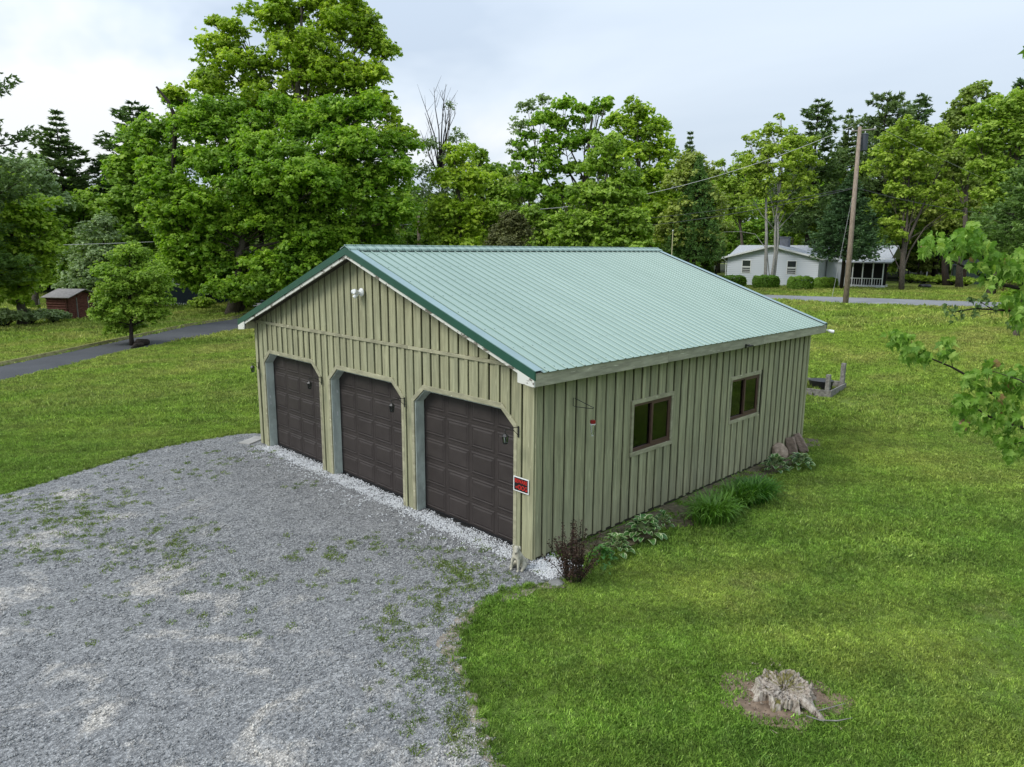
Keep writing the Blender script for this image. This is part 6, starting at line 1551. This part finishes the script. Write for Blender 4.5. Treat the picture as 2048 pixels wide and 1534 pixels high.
# ------------------------------------------------------------------ NEAR MAPLE BRANCHES (right edge)
def maple_leaf_mesh(seed, droop):
    out_ = [(0, 0), (.16, -.10), (.42, -.16), (.30, .02), (.50, .16), (.34, .22), (.28, .40), (.14, .46), (.0, .92)]
    pts = [(0, 0)]+[(x, y+.12) for x, y in [(.14, -.16), (.40, -.10), (.33, .03), (.56, .26), (.34, .24), (.30, .42), (.15, .40), (.0, .88)]]
    R_ = [(x, y) for x, y in pts]; Lf = [(-x, y) for x, y in pts[1:-1]][::-1]; outl = R_+Lf; me_ = bpy.data.meshes.new('leaf')
    def z(x, y): return -droop*(y**2)-.22*abs(x)*(1+.6*droop)+.05*math.sin(y*9+seed)
    V_ = [(x, y, z(x, y)) for x, y in outl]+[(0, .35, z(0, .35)), (0, .62, z(0, .62))]; n = len(outl); c1, c2 = n, n+1; F_ = []
    for i in range(n):
        j = (i+1) % n; cc2 = c2 if (outl[i][1] > .5 and outl[j][1] > .5) or i in (7, 8) else c1; F_.append((i, j, cc2))
    F_ += [(7, c2, c1), (9, c1, c2)] if n > 9 else []
    V_ += [(-.008, 0, 0), (.008, 0, 0), (.006, -.5, .10), (-.006, -.5, .10)]; k_ = n+2; F_ += [(k_, k_+1, k_+2, k_+3)]
    me_.from_pydata(V_, [], F_); a_ = me_.attributes.new('tint', 'FLOAT', 'FACE'); rr_ = random.Random(seed)
    b0_ = (.15, .35, .5, .62, .78, .9, 0, 0, 0, .5, .5)[seed]
    for i in range(len(a_.data)): a_.data[i].value = min(1, max(0, b0_+rr_.uniform(-.08, .08)))
    return me_
LM = []
for i in range(6):
    me_ = maple_leaf_mesh(i, .25+.13*i); me_.materials.append(F['nearleaf']); LM.append(me_)
LC = maple_leaf_mesh(9, .4); LC.materials.append(F['copper']); LMd = maple_leaf_mesh(10, .8); LMd.materials.append(F['green'])
DN = 5.4
tb2 = at(2700, 1100); nt_ = empty('near_maple', (tb2.x, tb2.y, 0), 0, 'young maple whose leafy branches reach in from the right edge', 'tree'); nb = Vector((tb2.x, tb2.y, 0))
def NP_(px, py, dd=0): return dep(px, py, DN+dd)-nb
mb = MB(); troot = NP_(2650, 560, .3); mb.tube([(0, 0, -.1), (0.05, .05, 2), tuple(NP_(2700, 700, .3)), tuple(NP_(2690, 350, .4)), tuple(NP_(2720, 50, .5))], [.10, .085, .07, .045, .02], 10)
mb.build('trunk', M['bark'], nt_, smooth=True)
brs = []
def branch(pts, r0, r1=.003):
    P_ = [NP_(*p) for p in pts]; n = len(P_); MB().tube(P_, [r0+(r1-r0)*i/(n-1) for i in range(n)], 6).build('branch', M['barkdark'], nt_, smooth=True)
branch([(2690, 640, .3), (2400, 610, .2), (2200, 590, .1), (2060, 580), (1995, 568), (1950, 545), (1905, 522), (1868, 500)], .028)
branch([(1995, 568), (1975, 530), (1955, 495), (1940, 465)], .006, .002); branch([(2050, 579), (2035, 545), (2030, 510)], .006, .002)
branch([(2690, 740, .3), (2400, 680, .2), (2200, 640), (2060, 625), (2000, 620), (1950, 617), (1905, 624), (1893, 612)], .016, .002); branch([(1985, 619), (1955, 600), (1938, 594)], .004, .0015); branch([(2000, 620), (1960, 632), (1915, 632)], .003, .0012)
branch([(2700, 900, .3), (2400, 880, .2), (2200, 870, .1), (2060, 858), (2005, 848), (1965, 825), (1930, 800)], .026)
branch([(2060, 858), (2000, 800, .1), (1945, 757), (1905, 735), (1860, 716), (1820, 700), (1790, 678)], .012, .002); branch([(1905, 733), (1900, 712), (1893, 690)], .004, .0015)
branch([(2200, 870, .1), (2100, 800, -.2), (2040, 760, -.2), (1985, 742, -.1)], .010, .002); branch([(2120, 864), (2060, 880), (2020, 890)], .008, .002)
clusters = [(1850, 492, 20, 9), (1872, 478, 22, 12), (1905, 498, 22, 12), (1930, 470, 20, 10), (1943, 452, 14, 6), (1950, 480, 24, 13), (1975, 498, 24, 13), (1995, 520, 24, 13), (1960, 525, 24, 11), (2020, 530, 24, 11), (2045, 515, 22, 9), (1985, 555, 20, 9), (2050, 545, 20, 7),
    (2020, 605, 20, 9), (2045, 615, 20, 9), (2035, 640, 16, 6), (2050, 580, 16, 5),
    (1788, 673, 18, 8), (1810, 680, 20, 10), (1832, 698, 20, 10), (1848, 708, 16, 7), (1815, 706, 16, 6), (1895, 684, 14, 8), (1897, 704, 12, 6),
    (1950, 755, 22, 12), (1985, 735, 22, 11), (2010, 760, 24, 12), (2040, 770, 24, 10), (1975, 790, 24, 12), (2020, 800, 26, 13), (1930, 800, 20, 10), (1945, 825, 20, 9), (1925, 845, 16, 7), (1990, 830, 24, 11), (2035, 840, 24, 11), (2010, 875, 22, 9), (2040, 890, 22, 8), (2020, 905, 14, 5), (1915, 815, 12, 4), (2045, 740, 22, 8), (1965, 850, 16, 6)]
rl = random.Random(31); cnt = 0
def place_leaf(px, py, dd, size, me_):
    o = link('leaf', me_, None, nt_); o.location = NP_(px, py, dd)
    # leaves hang: tip outwards and down
    yaw = rl.uniform(0, 6.28); o.rotation_euler = Euler((rl.gauss(-1.1, .3), rl.gauss(0, .3), yaw), 'XYZ'); s = size*rl.uniform(.7, 1.25); o.scale = (s, s, s)
for (cx_, cy_, rr, nl) in clusters:
    for k_ in range(int(nl*.78)):
        if cnt >= 292: break
        cnt += 1; a_ = rl.uniform(0, 6.28); q_ = rr*math.sqrt(rl.random()); place_leaf(cx_+q_*math.cos(a_), cy_+q_*math.sin(a_)*.8, rl.gauss(0, .07), .076, LM[rl.randrange(6)] if rl.random() > .06 else LC)
for (cx_, cy_, rr, nl) in clusters: pass
# the small dark leaves on the thin twig and the leaves past the limit: one joined part
V_, F_, T_ = [], [], []
def joined(px, py, dd, size, src_me):
    mt = Matrix.Translation(NP_(px, py, dd)) @ Euler((rl.gauss(-1.15, .3), rl.gauss(0, .3), rl.uniform(0, 6.28))).to_matrix().to_4x4() @ Matrix.Scale(size*rl.uniform(.7, 1.2), 4); k0_ = len(V_)
    for v in src_me.vertices: V_.append(tuple(mt @ v.co))
    tt_ = rl.uniform(.05, .95)
    for p in src_me.polygons: F_.append(tuple(i+k0_ for i in p.vertices)); T_.append(min(1, max(0, tt_+rl.uniform(-.08, .08))))
def joined_build(name, mat):
    me_ = bpy.data.meshes.new(name); me_.from_pydata(V_, [], F_); a_ = me_.attributes.new('tint', 'FLOAT', 'FACE')
    for i in range(len(a_.data)): a_.data[i].value = T_[i]
    tag(link(name, me_, mat, nt_), kind='stuff'); V_.clear(); F_.clear(); T_.clear()
for (cx_, cy_, rr, nl) in clusters:
    for k_ in range(int(nl*2.3)): a_ = rl.uniform(0, 6.28); q_ = rr*1.05*math.sqrt(rl.random()); joined(cx_+q_*math.cos(a_), cy_+q_*math.sin(a_)*.8, rl.gauss(0, .09), .068, LM[rl.randrange(6)])
# rest of the crown out to the right, beyond the picture
for k_ in range(1100):
    px = rl.uniform(2060, 3100); py = rl.uniform(-100, 950); joined(px, py, rl.gauss(.2, .5), .11, LM[rl.randrange(6)])
joined_build('foliage', F['nearleaf'])
for (cx_, cy_) in [(1893, 610), (1897, 620), (1912, 616), (1938, 595), (1952, 612), (1947, 625), (1990, 612), (1968, 590), (1974, 600), (1925, 624), (2018, 652), (1905, 632), (1958, 604)]:
    for k_ in range(6): joined(cx_+rl.gauss(0, 3), cy_+rl.gauss(0, 4), rl.gauss(0, .02), .038, LMd)
joined_build('small_dark_foliage', F['pine'])
print('tree triangles', TRI[0])
